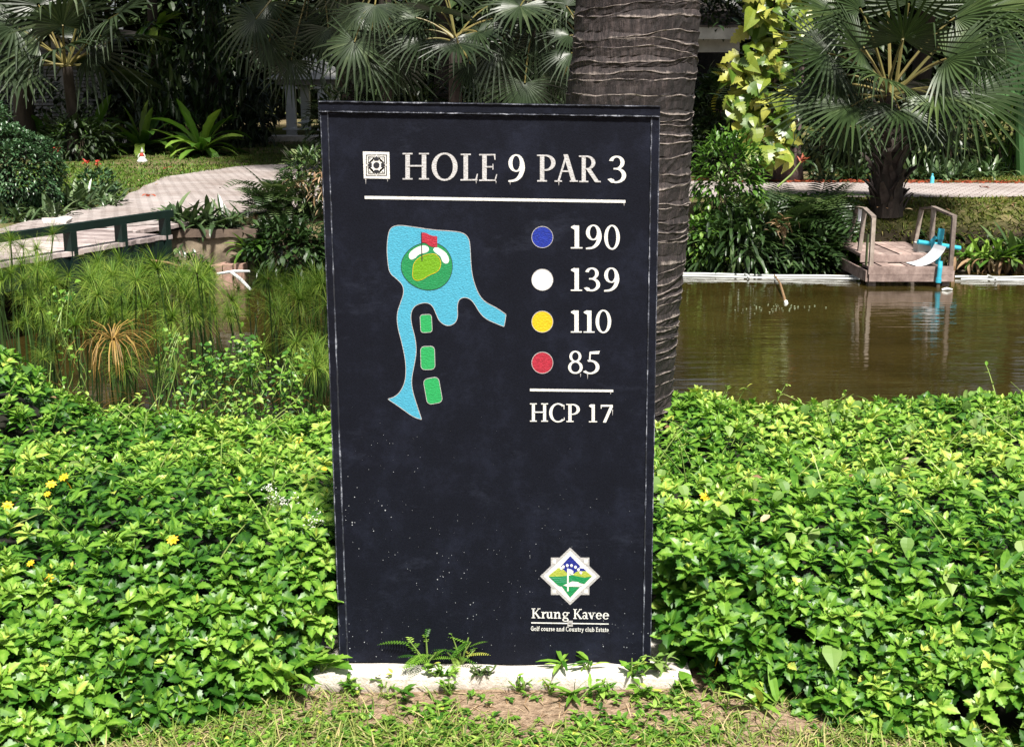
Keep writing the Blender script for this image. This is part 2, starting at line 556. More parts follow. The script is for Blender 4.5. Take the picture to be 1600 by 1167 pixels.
def ground_mat():
    m, nt, bs, out = mat_new('lawn_and_soil')
    n1 = noise(nt, 0.55, 6, .62)
    n2 = noise(nt, 9.0, 5, .7)
    n3 = noise(nt, 60.0, 3, .7)
    g = ramp(nt, n2, [(0.25, (0.030, 0.050, 0.008)), (0.55, (0.075, 0.095, 0.016)), (0.8, (0.17, 0.14, 0.045))])
    s = ramp(nt, n3, [(0.25, (0.13, 0.085, 0.055)), (0.55, (0.30, 0.215, 0.145)), (0.8, (0.46, 0.36, 0.26))])
    f = ramp(nt, mth(nt, 'ADD', mth(nt, 'MULTIPLY', n1, .65), mth(nt, 'MULTIPLY', n2, .35)), [(0.44, 0.0), (0.60, 1.0)])
    # bare soil round the foot of the sign
    tc = nd(nt, 'ShaderNodeTexCoord')
    sx = nd(nt, 'ShaderNodeSeparateXYZ')
    nt.links.new(tc.outputs['Object'], sx.inputs[0])
    near = ramp(nt, mth(nt, 'DIVIDE', sx.outputs['Y'], 20.0), [(0.29, 1.0), (0.33, 0.0)])
    f = mth(nt, 'MAXIMUM', mth(nt, 'MULTIPLY', f, .75), near)
    wet = nd(nt, 'ShaderNodeMapRange')
    for k, v in (('From Min', -.02), ('From Max', -.22), ('To Min', 0.0), ('To Max', 1.0)):
        wet.inputs[k].default_value = v
    nt.links.new(mth(nt, 'ADD', sx.outputs['Z'], mth(nt, 'MULTIPLY', mth(nt, 'SUBTRACT', n2, .5), .2)), wet.inputs['Value'])
    c = mixc(nt, wet.outputs[0], mixc(nt, f, g, s), (0.026, 0.020, 0.012))
    nt.links.new(c, bs.inputs['Base Color'])
    bs.inputs['Roughness'].default_value = 0.95
    bs.inputs['Specular IOR Level'].default_value = 0.15
    bump(nt, bs, mth(nt, 'ADD', n2, n3), .8, .02)
    return m


xs = np.concatenate([[-400, -150, -70], np.arange(-40, -14, 1.0), np.arange(-14, 14, .2), np.arange(14, 41, 1.0), [70, 150, 400]])
ys = np.concatenate([[-120, -30, -10, -4], np.arange(-1, 5, .5), np.arange(5, 18.5, .12), np.arange(18.5, 42, .75), [60, 110, 220, 500, 900]])
XX, YY = np.meshgrid(xs, ys)
ZZ = hgt(XX, YY)
nx, ny = len(xs), len(ys)
idx = np.arange(nx * ny).reshape(ny, nx)
F = np.stack([idx[:-1, :-1], idx[:-1, 1:], idx[1:, 1:], idx[1:, :-1]], -1).reshape(-1, 4)
G().add(np.stack([XX, YY, ZZ], -1).reshape(-1, 3), F).build('ground', ground_mat(), smooth=True, kind='structure')


def water_mat():
    m, nt, bs, out = mat_new('pond_water')
    n = noise(nt, 1.2, 3)
    nt.links.new(ramp(nt, n, [(0.3, (0.024, 0.0175, 0.004)), (0.7, (0.043, 0.0315, 0.008))]), bs.inputs['Base Color'])
    bs.inputs['Roughness'].default_value = 0.035
    bs.inputs['IOR'].default_value = 1.33
    bs.inputs['Specular IOR Level'].default_value = 1.0
    h1 = noise(nt, 6.0, 3, .5, stretch=(0.22, 1.7, 1))
    h2 = noise(nt, 1.1, 2, .5, stretch=(0.5, 1.0, 1))
    bump(nt, bs, mth(nt, 'ADD', mth(nt, 'MULTIPLY', h1, .35), mth(nt, 'MULTIPLY', h2, 1.0)), .26, .05)
    return m


G().add([[-18, 4, WATER], [28, 4, WATER], [28, 17, WATER], [-18, 17, WATER]], [[0, 1, 2, 3]]).build('water', water_mat(), kind='structure')


# paved path -------------------------------------------------------
def paving_mat():
    m, nt, bs, out = mat_new('brick_paving')
    tc = nd(nt, 'ShaderNodeTexCoord')
    mp = nd(nt, 'ShaderNodeMapping')
    mp.inputs['Rotation'].default_value = (0, 0, radians(28))
    nt.links.new(tc.outputs['Object'], mp.inputs['Vector'])
    br = nd(nt, 'ShaderNodeTexBrick')
    br.inputs['Scale'].default_value = 4.0
    br.inputs['Color1'].default_value = (.44, .40, .385, 1)
    br.inputs['Color2'].default_value = (.38, .33, .315, 1)
    br.inputs['Mortar'].default_value = (.10, .08, .075, 1)
    br.inputs['Mortar Size'].default_value = 0.035
    br.inputs['Brick Width'].default_value = 0.8
    br.inputs['Row Height'].default_value = 0.4
    nt.links.new(mp.outputs[0], br.inputs['Vector'])
    n = noise(nt, .8, 6, .65)
    d = ramp(nt, n, [(0.3, (.62, .56, .52)), (0.6, (1, 1, 1)), (0.8, (1.12, 1.08, 1.05))])
    nt.links.new(mixc(nt, 1.0, br.outputs['Color'], d, 'MULTIPLY'), bs.inputs['Base Color'])
    bs.inputs['Roughness'].default_value = .85
    bump(nt, bs, mth(nt, 'ADD', mth(nt, 'MULTIPLY', br.outputs['Fac'], -1.0), mth(nt, 'MULTIPLY', noise(nt, 30, 3), .6)), .6, .02)
    return m


lower = catmull([(-4.75, 13.15), (-3.75, 13.9), (-3.3, 14.75), (-2.2, 15.6), (-.8, 16.6), (1.5, 17.2), (5, 17.35), (11, 17.4), (20, 17.8)], 5, False)
upper = catmull([(-5.4, 13.1), (-5.2, 15.0), (-5.15, 16.7), (-5.6, 20), (-5.7, 22.0), (-5.2, 24.2), (-3.4, 24.5), (0.5, 22.0), (3.5, 20.4), (8, 20.1), (13, 20.2), (20, 20.8)], 5, False)
t_ = np.linspace(0, 1, 60)
re = lambda c: np.stack([np.interp(t_, np.linspace(0, 1, len(c)), c[:, k]) for k in (0, 1)], 1)
lo_, up_ = re(lower), re(upper)
rows = []
for k in np.linspace(0, 1, 8):
    q = lo_ * (1 - k) + up_ * k
    if k in (0, 1):
        q = q + U(-.05, .05, q.shape)
    rows.append(np.stack([q[:, 0], q[:, 1], np.maximum(hgt(q[:, 0], q[:, 1]), .09) + .018], 1))
rows = np.array(rows)
ii = np.arange(8 * 60).reshape(8, 60)
F = np.stack([ii[:-1, :-1], ii[:-1, 1:], ii[1:, 1:], ii[1:, :-1]], -1).reshape(-1, 4)
G().add(rows.reshape(-1, 3), F).build('path', paving_mat(), smooth=True, kind='structure')


def on_path(x, y):
    """rough test used to keep lawn blades off the paving"""
    x, y = np.asarray(x), np.asarray(y)
    lo = np.interp(x, lower[:, 0], lower[:, 1])
    hi = np.where(x < -3.4, 24.4, np.interp(x, upper[31:, 0], upper[31:, 1]))
    return (x > np.interp(y, [13, 16.7, 20, 22, 24.2], [-5.35, -5.15, -5.6, -5.72, -5.2])) & (y > lo - .05) & (y < hi + .05)


# ------------------------------------------------------------------ THE SIGN
SY = 3.11                   # plane of the painted face
PZ = 0.04                   # top of the plinth


def navy_mat():
    m, nt, bs, out = mat_new('navy_black_paint')
    n1 = noise(nt, 6.5, 8, .78)
    n2 = noise(nt, 190.0, 3, .8)
    base = ramp(nt, n1, [(0.34, (0.0018, 0.0019, 0.0028)), (0.50, (0.0032, 0.0036, 0.0060)), (0.70, (0.0110, 0.0130, 0.0235))])
    base = mixc(nt, mth(nt, 'MULTIPLY', n2, .5), base, (0.016, 0.019, 0.033))
    # faint chalky smears
    sm = ramp(nt, noise(nt, 3.2, 8, .75, stretch=(1.0, 1, 2.4)), [(0.56, 0.0), (0.72, 0.4)])
    base = mixc(nt, sm, base, (0.035, 0.041, 0.065))
    # splashed white specks, thicker towards the foot of the panel
    tc = nd(nt, 'ShaderNodeTexCoord')
    vo = nd(nt, 'ShaderNodeTexVoronoi')
    vo.inputs['Scale'].default_value = 130.0
    nt.links.new(tc.outputs['Object'], vo.inputs['Vector'])
    sx = nd(nt, 'ShaderNodeSeparateXYZ')
    nt.links.new(tc.outputs['Object'], sx.inputs[0])
    rad = nd(nt, 'ShaderNodeMapRange')
    for k, v in (('From Min', .05), ('From Max', .75), ('To Min', .40), ('To Max', .03)):
        rad.inputs[k].default_value = v
    nt.links.new(sx.outputs['Z'], rad.inputs['Value'])
    dens = ramp(nt, noise(nt, 3.0, 3, .6), [(0.40, 0.2), (0.60, 1.0)])
    lr = nd(nt, 'ShaderNodeMapRange')
    for k, v in (('From Min', -.35), ('From Max', .15), ('To Min', 1.15), ('To Max', .55)):
        lr.inputs[k].default_value = v
    nt.links.new(sx.outputs['X'], lr.inputs['Value'])
    dens = mth(nt, 'MULTIPLY', dens, lr.outputs[0])
    sep = nd(nt, 'ShaderNodeSeparateColor')
    nt.links.new(vo.outputs['Color'], sep.inputs[0])
    r2 = mth(nt, 'MULTIPLY', mth(nt, 'MULTIPLY', rad.outputs[0], dens), mth(nt, 'POWER', sep.outputs[0], 3.5))
    spot = mth(nt, 'LESS_THAN', vo.outputs['Distance'], r2)
    base = mixc(nt, spot, base, (0.40, 0.42, 0.45))
    nt.links.new(base, bs.inputs['Base Color'])
    bs.inputs['Roughness'].default_value = .62
    bs.inputs['Specular IOR Level'].default_value = .07
    bump(nt, bs, mth(nt, 'ADD', noise(nt, 260, 3, .7), mth(nt, 'MULTIPLY', n1, .5)), .35, .002)
    return m


def chip_mat():
    m, nt, bs, out = mat_new('chipped_edge')
    n = noise(nt, 17.0, 9, .85)
    nt.links.new(ramp(nt, n, [(0.46, (0.007, 0.009, 0.015)), (0.53, (0.05, 0.058, 0.085)), (0.60, (0.30, 0.32, 0.37))]), bs.inputs['Base Color'])
    bs.inputs['Roughness'].default_value = .7
    return m


def paint(name, c, var=.75):
    m, nt, bs, out = mat_new(name)
    n = noise(nt, 300.0, 3, .6)
    c2 = tuple(v * var for v in c)
    nt.links.new(ramp(nt, n, [(0.3, c2), (0.65, c)]), bs.inputs['Base Color'])
    bs.inputs['Roughness'].default_value = .42
    bump(nt, bs, noise(nt, 210.0, 2, .5, stretch=(1, 1, 1.5)), .5, .003)
    return m


M['navy'] = navy_mat()
M['chip'] = chip_mat()
M['pond'] = paint('pond_blue_paint', (0.055, 0.33, 0.48))
M['sgreen'] = paint('green_paint', (0.008, 0.22, 0.07))
M['tee'] = paint('tee_green_paint', (0.015, 0.32, 0.09))
M['lime'] = paint('lime_paint', (0.13, 0.32, 0.006))
M['sred'] = paint('red_paint', (0.40, 0.020, 0.045), .55)
M['sblue'] = paint('blue_paint', (0.006, 0.026, 0.30), .5)
M['syellow'] = paint('yellow_paint', (0.66, 0.43, 0.008))
M['swhite'] = paint('white_sign_paint', (0.68, 0.68, 0.65), .9)
M['sgrey'] = paint('pale_grey_sign_paint', (0.42, 0.41, 0.41), .75)
M['ltitle'] = paint('worn_white_lettering', (0.50, 0.50, 0.51), .6)
M['sdark'] = plain('dark_line_paint', (0.014, 0.015, 0.022), (0.01, 0.011, 0.016), .6, 40, 0)
M['sviolet'] = paint('deep_blue_paint', (0.012, 0.022, 0.24), .6)
M['solive'] = paint('olive_paint', (0.36, 0.42, 0.06))
M['steal'] = paint('teal_paint', (0.10, 0.30, 0.24))

SO = [at_y(497, 158, SY), at_y(1031, 166, SY), at_y(1015, 1040, SY), at_y(530, 1034, SY)]
sb = A([(SO[2][0] + SO[3][0]) / 2, SY, PZ])
sign = thing('golf_hole_sign', 'tall navy black hole sign board with pond map and white lettering on the concrete plinth', 'sign', sb)


def sp(px, py, d=0.0):
    p = at_y(px, py, SY)
    p[1] -= d
    return p


def prism_y(g, P, y0, y1, mat=0):
    """flat outline P (px points on the sign) extruded from depth y0 (front) back to y1"""
    P = [at_y(a, b, SY) for a, b in P]
    n = len(P)
    ar = sum(P[i][0] * P[(i + 1) % n][2] - P[(i + 1) % n][0] * P[i][2] for i in range(n))
    if ar < 0:
        P = P[::-1]
    V = [A([p[0], y0, p[2]]) for p in P] + [A([p[0], y1, p[2]]) for p in P]
    F = [list(range(n)), list(range(n, 2 * n))[::-1]]
    for i in range(n):
        j = (i + 1) % n
        F.append([i, i + n, j + n, j])
    g.add(V, F, .5, mat)
    return g


def bld(name, g, mat, parent=None, label=None):
    return g.build(name, mat, parent or sign, base=sb, label=label)


# body and frame; side strips stop under the cap strip, every strip 2.5 mm proud of the panel
g = prism_y(G(), [(510, 172), (1020, 180), (1006.5, 1039.5), (541, 1033.5)], SY, SY + .03)
bld('panel', g, M['navy'])
g = prism_y(G(), [(501, 174), (1028, 182), (1014, 1039.5), (531, 1033.5)], SY + .0305, SY + .12)
bld('backing', g, M['navy'])
g = prism_y(G(), [(497, 158), (1031.5, 166), (1031, 180.6), (498, 172.4)], SY - .005, SY + .122)
bld('cap_strip', g, M['navy'])
bld('side_strip', prism_y(G(), [(500, 173), (513.5, 173.2), (542.5, 1033), (531, 1033)], SY - .0035, SY + .029), M['navy'])
bld('side_strip', prism_y(G(), [(1017.5, 181), (1030, 181.2), (1015.5, 1039), (1004.8, 1039)], SY - .0035, SY + .029), M['navy'])


def jag(p, q, w, n=90):
    p, q = A(p, float), A(q, float)
    t = np.linspace(0, 1, n)
    c = p + (q - p) * t[:, None]
    d = unit(A([-(q - p)[1], (q - p)[0]]))
    a = c + d * (w * .5 * U(.3, 1.2, n))[:, None]
    b = c - d * (w * .5 * U(.3, 1.2, n))[:, None]
    return np.concatenate([a, b[::-1]])


for p, q, w, d in (((512, 174.5), (543.5, 1030), 2.4, .0005), ((1018, 184), (1004.5, 1035), 2.2, .0005), ((500, 174.0), (1030, 182.0), 2.2, .0054), ((499, 158.6), (1031, 166.4), 2.0, .0058)):
    bld('chipped_edge', prism_y(G(), jag(p, q, w), SY - d - .0034, SY - d + .001), M['chip'])
for p, q in (((1030.3, 185), (1016, 1030)), ((501.3, 180), (531.8, 1030))):
    bld('chipped_edge', prism_y(G(), jag(p, q, 1.6), SY - .0042, SY - .002), M['chip'])


# ---- lettering: a broad-pen serif alphabet drawn as strokes (cap height 1)
def bar(x0, y0, x1, y1):
    return ('p', [(x0, y0), (x1, y0), (x1, y1), (x0, y1)])


def diag(xb, yb, xt, yt, w):
    return ('p', [(xb - w / 2, yb), (xb + w / 2, yb), (xt + w / 2, yt), (xt - w / 2, yt)])


def arc(cx, cy, rx, ry, tx, ty, a0=0, a1=360, n=28):
    a = np.radians(np.linspace(a0, a1, n))
    o = np.stack([cx + rx * np.cos(a), cy + ry * np.sin(a)], 1)
    i = np.stack([cx + (rx - tx) * np.cos(a), cy + (ry - ty) * np.sin(a)], 1)
    return ('s', o, i)


def pen(pts, ws, k=6):
    P = catmull(pts, k, False)
    w = np.interp(np.linspace(0, 1, len(P)), np.linspace(0, 1, len(ws)), ws)
    D = np.gradient(P, axis=0)
    D = unit(D)
    N = np.stack([-D[:, 1], D[:, 0]], 1)
    return ('s', P + N * w[:, None] / 2, P - N * w[:, None] / 2)


T, H = .168, .052


def stem(c, y0=0, y1=1, t=T):
    return bar(c - t / 2, y0, c + t / 2, y1)


def serif(c, y, w=.38):
    return bar(c - w / 2, y, c + w / 2, y + H)


GL = {
    'H': (.98, [stem(.18), stem(.80), serif(.18, 0), serif(.80, 0), serif(.18, 1 - H), serif(.80, 1 - H), bar(.2, .49, .78, .545)]),
    'O': (.98, [arc(.49, .5, .49, .53, .175, .065)]),
    'L': (.66, [stem(.2), serif(.2, 1 - H), bar(.0, 0, .64, H), ('p', [(.56, H), (.625, H), (.66, .25), (.62, .25)])]),
    'E': (.68, [stem(.2), bar(0, 1 - H, .61, 1), bar(0, 0, .62, H), bar(.2, .50, .50, .55), ('p', [(.55, 1 - H), (.61, 1 - H), (.61, .78), (.58, .78)]),
                ('p', [(.58, H), (.63, H), (.68, .25), (.64, .25)]), bar(.50, .42, .535, .63)]),
    '9': (.6, [arc(.29, .69, .29, .325, .15, .055), pen([(.52, .72), (.53, .48), (.44, .22), (.26, .06), (.0, .02)], [.14, .17, .15, .09, .06])]),
    'P': (.72, [stem(.2), serif(.2, 0), bar(0, 1 - H, .34, 1), arc(.33, .70, .39, .30, .17, .06, -95, 90), bar(.28, .40, .33, .455)]),
    'A': (.97, [diag(.15, 0, .49, 1, .085), diag(.80, 0, .46, 1.03, .19), bar(.27, .37, .66, .425), serif(.15, 0, .31), serif(.80, 0, .34)]),
    'R': (.9, [stem(.2), serif(.2, 0), bar(0, 1 - H, .32, 1), arc(.32, .735, .36, .265, .16, .06, -95, 90), bar(.26, .47, .33, .525),
               diag(.76, 0, .40, .49, .19), bar(.70, 0, .9, .05)]),
    '3': (.62, [arc(.26, .76, .29, .25, .15, .065, -75, 165), arc(.24, .28, .37, .285, .16, .07, -150, 88), bar(.14, .50, .30, .555), arc(.09, .08, .085, .075, .08, .07, 0, 360, 12)]),
    '1': (.46, [stem(.25, 0, .98, .17), bar(.02, 0, .46, H), ('p', [(.165, .80), (.165, 1.0), (.03, .93), (.03, .885)])]),
    '0': (.66, [arc(.33, .5, .33, .515, .15, .06)]),
    '8': (.62, [arc(.31, .76, .255, .25, .115, .06), arc(.31, .275, .31, .285, .125, .065)]),
    '5': (.62, [('p', [(.16, .90), (.57, .90), (.62, 1.04), (.18, 1.0)]), ('p', [(.14, .55), (.21, .55), (.23, .92), (.17, .92)]), arc(.2, .31, .40, .32, .16, .07, -140, 108)]),
    'C': (.86, [arc(.48, .5, .48, .525, .17, .065, 48, 312), bar(.78, .70, .82, .93), bar(.79, .10, .83, .24)]),
    '7': (.6, [bar(.02, .89, .6, .985), diag(.2, 0, .54, .90, .15), bar(.02, .78, .06, .90)]),
    'K': (.95, [stem(.2), serif(.2, 0), serif(.2, 1 - H), diag(.30, .44, .76, 1, .09), diag(.80, 0, .40, .56, .19), serif(.80, 0, .30), serif(.76, 1 - H, .28)]),
    'r': (.5, [stem(.2, 0, .66), serif(.2, 0, .36), bar(.02, .605, .2, .66), pen([(.27, .42), (.34, .55), (.49, .58)], [.06, .1, .15])]),
    'u': (.78, [stem(.2, .12, .66), stem(.58, 0, .66), bar(.02, .605, .2, .66), bar(.4, .605, .58, .66), pen([(.2, .2), (.26, .06), (.4, .05), (.52, .16)], [.16, .12, .09, .05]), bar(.58, 0, .76, .05)]),
    'n': (.8, [stem(.2, 0, .66), stem(.6, 0, .48), serif(.2, 0, .34), serif(.6, 0, .34), bar(.02, .605, .2, .66), pen([(.27, .48), (.4, .60), (.54, .60), (.60, .44)], [.05, .1, .13, .16])]),
    'g': (.68, [arc(.28, .45, .26, .22, .12, .05), arc(.3, -.12, .3, .18, .1, .06), pen([(.2, .24), (.12, .14), (.3, .07), (.5, .0)], [.06, .09, .11, .1]), bar(.42, .56, .68, .63)]),
    'a': (.66, [stem(.47, .02, .46, .16), arc(.24, .18, .23, .19, .12, .055), pen([(.06, .54), (.2, .64), (.4, .62), (.47, .44)], [.1, .08, .12, .16]), bar(.46, 0, .66, .05)]),
    'v': (.76, [diag(.40, 0, .16, .66, .17), diag(.36, 0, .60, .66, .08), bar(.0, .61, .32, .66), bar(.46, .61, .76, .66)]),
    'e': (.6, [arc(.3, .32, .3, .34, .15, .06, 2, 322), bar(.1, .32, .58, .375)]),
    # heavier letters for the very small line
    'G': (.86, [arc(.45, .5, .45, .52, .17, .13, 45, 330), bar(.6, .0, .78, .48), bar(.45, .40, .86, .5)]),
    'o': (.66, [arc(.33, .33, .33, .34, .16, .11)]),
    'l': (.34, [stem(.17, 0, 1, .18), bar(0, 0, .34, .08)]),
    'f': (.46, [stem(.2, 0, .85, .17), bar(0, .55, .42, .66), pen([(.2, .8), (.26, .95), (.46, .95)], [.16, .14, .14])]),
    'c': (.56, [arc(.32, .33, .32, .34, .16, .11, 48, 312)]),
    's': (.52, [pen([(.46, .56), (.28, .62), (.1, .5), (.26, .34), (.42, .2), (.26, .05), (.04, .1)], [.1, .12, .15, .16, .15, .12, .1])]),
    'd': (.72, [arc(.3, .33, .3, .34, .15, .11), stem(.56, 0, 1, .17)]),
    'b': (.72, [arc(.4, .33, .3, .34, .15, .11), stem(.15, 0, 1, .17)]),
    't': (.44, [stem(.2, .06, .86, .17), bar(0, .55, .42, .66), bar(.2, 0, .42, .11)]),
    'y': (.74, [diag(.38, 0, .16, .66, .18), diag(.26, -.26, .62, .66, .12), bar(.04, -.3, .3, -.2)]),
}


def glyph(ch, x0, x1, yt, yb, h=.0012, weight=1.0, capfrac=1.0):
    w, parts = GL[ch]
    sx, sy = (x1 - x0) / w, (yb - yt) / capfrac
    g = G()
    for k, p in enumerate(parts):
        d = h + k * .00022
        mp = lambda q: (x0 + q[0] * sx, yb - q[1] * sy)
        if p[0] == 'p':
            prism_y(g, [mp(q) for q in p[1]], SY - d, SY + .0005)
        else:
            o, i = [at_y(*mp(q), SY) for q in p[1]], [at_y(*mp(q), SY) for q in p[2]]
            n = len(o)
            V, F = [], []
            for a, b in zip(o, i):
                V += [[a[0], SY - d, a[2]], [b[0], SY - d, b[2]], [a[0], SY + .0005, a[2]], [b[0], SY + .0005, b[2]]]
            for j in range(n - 1):
                q = 4 * j
                F += [[q, q + 4, q + 5, q + 1], [q + 2, q + 6, q + 4, q], [q + 1, q + 5, q + 7, q + 3]]
            F += [[0, 1, 3, 2], [4 * n - 4, 4 * n - 2, 4 * n - 1, 4 * n - 3]]
            g.add(V, F)
    return g


title = [('H', 629.5, 670, 239.3, 280.8), ('O', 674.5, 715, 240.0, 281.6), ('L', 719.5, 746.8, 240.5, 282.4), ('E', 748.7, 777, 241, 283),
         ('9', 794.4, 819.4, 242, 284.2), ('P', 839, 868, 242, 284), ('A', 866.6, 903, 242.8, 284.3), ('R', 904.5, 938.5, 243.4, 285), ('3', 952.6, 978.7, 244, 286.2)]
for ch, a, b, c, d in title:
    bld('letter', glyph(ch, a, b, c, d), M['swhite'] if ch in '93' else M['ltitle'])
nums = [('1', 891, 910, 351.8, 388.4), ('9', 915.5, 939.4, 351.8, 389.2), ('0', 944, 968.5, 352, 389.8),
        ('1', 891, 909.5, 418.5, 454.5), ('3', 915.2, 938, 418.5, 455), ('9', 944, 967, 418.7, 455.3),
        ('1', 891, 909, 484.5, 519.5), ('1', 911, 929, 484.7, 519.7), ('0', 930.5, 955, 484.5, 520),
        ('8', 887.6, 910.4, 548.4, 583.5), ('5', 914.8, 937.3, 549.6, 584),
        ('H', 828.3, 856, 630, 658.4), ('C', 858, 883, 630.5, 659), ('P', 884.6, 906, 631, 659), ('1', 919.5, 933, 631.3, 659.4), ('7', 938, 957.3, 632, 659.8)]
for ch, a, b, c, d in nums:
    bld('letter', glyph(ch, a, b, c, d), M['swhite'])
xb = lambda x: 965.0 + (x - 830) * .0155
for ch, a, b in (('K', 830.4, 845), ('r', 845.4, 853), ('u', 852.8, 864.2), ('n', 864.6, 877), ('g', 878.6, 889.8), ('K', 895.6, 909.6), ('a', 909.8, 919), ('v', 918.6, 930.4), ('e', 931, 940.6), ('e', 941.6, 951.6)):
    bld('letter', glyph(ch, a, b, xb(a) - 15.0, xb(a)), M['swhite'])
txt = 'Golf course and Country club Estate'
tw = sum((GL[c][0] + .09) if c != ' ' else .34 for c in txt)
k_ = (951.5 - 829.5) / tw
x_ = 829.5
g = G()
for c in txt:
    if c == ' ':
        x_ += .34 * k_
        continue
    w = GL[c][0] * k_
    q = glyph(c, x_, x_ + w, 984.6 + (x_ - 830) * .0155 - 6.6, 984.6 + (x_ - 830) * .0155)
    for V, F_, m_ in zip([np.concatenate(q.V)], [q.F], [0]):
        off = g.n
        g.V.append(V); g.T.append(np.full(len(V), .5)); g.n += len(V)
        for f in F_:
            g.F.append(f + off); g.m.append(np.zeros(len(f), int))
    x_ += w + .09 * k_
bld('small_lettering', g, M['swhite'])


def poly(name, P, mat, d, smooth=False, k=5, label=None, parent=None):
    P = chaikin(P, 2) if smooth else P
    return bld(name, prism_y(G(), P, SY - d, SY + .0005), mat, parent, label)


poly('rule_line', [(569.8, 306.4), (977, 312.9), (977.3, 317.3), (570, 311)], M['swhite'], .0015, label='long white rule under the title')
poly('rule_line', [(828, 607.2), (958, 609), (958.3, 612.4), (828, 610.9)], M['swhite'], .0015, label='short white rule above the handicap')
poly('rule_line', [(830, 971.6), (951, 973.6), (951, 975), (830, 973.2)], M['swhite'], .0012, label='fine white rule under the club name')
# drips below letters
for x, y, l in ((571.5, 279, 9), (605.5, 281, 3), (744, 283, 4), (775, 283, 4), (797, 284, 5), (873, 284, 6), (975, 317, 5), (918, 584, 8), (907, 584, 5), (954, 612, 4), (957, 640, 9)):
    poly('paint_drip', [(x - .7, y), (x + .8, y), (x + .3, y + l), (x, y + l)], M['sgrey'], .0009)

# emblem tile
em = poly('emblem_tile', [(567, 237), (608.3, 238), (609.2, 279.7), (568.6, 279)], M['swhite'], .0016, label='square white tile with star knot')
EX, EY = 588.3, 258.4


def ring_poly(c, r, w, k, rot, d, mat, name='tile_line'):
    a = rot + np.arange(k + 1) * 2 * pi / k
    o = np.stack([c[0] + r * np.cos(a), c[1] + r * np.sin(a)], 1)
    i = np.stack([c[0] + (r - w) * np.cos(a), c[1] + (r - w) * np.sin(a)], 1)
    g = G()
    for j in range(k):
        prism_y(g, [o[j], o[j + 1], i[j + 1], i[j]], SY - d, SY)
    return bld(name, g, mat, sign)


ring_poly((EX, EY), 23.4, 2.0, 4, pi / 4, .0019, M['sdark'])
ring_poly((EX, EY), 19.0, 2.0, 4, pi / 4, .0019, M['sdark'])
g = G()
for a in range(4):
    c, s = cos(a * pi / 2), sin(a * pi / 2)
    rt = lambda P: [(EX + x * c - y * s, EY + x * s + y * c) for x, y in P]
    prism_y(g, rt([(-15.8, -1), (0, -16.5), (15.8, -1), (0, 14)][:3] + [(0, -9)]), SY - .0021, SY)
bld('tile_star', g, M['swhite'], sign)
g = G()
for a in range(4):
    c, s = cos(a * pi / 2), sin(a * pi / 2)
    rt = lambda P: [(EX + x * c - y * s, EY + x * s + y * c) for x, y in P]
    prism_y(g, rt([(0, -14.5), (4.6, -9.6), (3.0, -7.2), (-3.0, -7.2), (-4.6, -9.6)]), SY - .0024, SY)
    prism_y(g, rt([(9.4, -10.8), (11.0, -10.8), (11.0, -9.2), (9.4, -9.2)]), SY - .0024, SY)
prism_y(g, [(EX + 4.9 * cos(t), EY + 4.9 * sin(t)) for t in np.linspace(0, 2 * pi, 20, endpoint=False)], SY - .0024, SY)
bld('tile_star_inlay', g, M['sdark'], sign)


# map of the hole
def mp_(P):
    return [(590 + x / 3.486, 335 + y / 3.486) for x, y in P]


pondP = [(110, 58), (72, 72), (58, 105), (50, 180), (55, 260), (65, 320), (105, 352), (138, 385), (143, 430), (125, 480), (105, 540), (108, 610), (130, 690), (150, 780), (155, 850), (150, 910), (125, 965), (90, 995),
         (57, 1004), (57, 1006), (130, 1055), (190, 1100), (238, 1117), (240, 1114), (215, 1040), (190, 960), (184, 900), (200, 820), (213, 745), (205, 670), (185, 600), (180, 545), (195, 505), (230, 485), (270, 480), (300, 497), (320, 545), (335, 580),
         (365, 603), (395, 607), (425, 590), (438, 555), (434, 500), (442, 465), (470, 450), (505, 460), (530, 490), (555, 535), (590, 570), (640, 592), (686, 611), (690, 609), (700, 548), (698, 543), (650, 510), (590, 480), (560, 450), (535, 400), (515, 330), (508, 260),
         (505, 180), (498, 130), (470, 102), (420, 92), (300, 85), (180, 66)]


def outline(name, P, w, d, mat):
    P = np.array(P)
    n = len(P)
    D = unit(np.roll(P, -1, 0) - np.roll(P, 1, 0))
    N = np.stack([-D[:, 1], D[:, 0]], 1)
    g = G()
    o, i = P + N * w / 2, P - N * w / 2
    V, F = [], []
    for a, b in zip(o, i):
        a, b = at_y(*a, SY), at_y(*b, SY)
        V += [[a[0], SY - d, a[2]], [b[0], SY - d, b[2]], [a[0], SY, a[2]], [b[0], SY, b[2]]]
    for j in range(n):
        q, r = 4 * j, 4 * ((j + 1) % n)
        F += [[q, r, r + 1, q + 1], [q + 2, r + 2, r, q], [q + 1, r + 1, r + 3, q + 3]]
    g.add(V, F)
    return bld(name, g, mat)


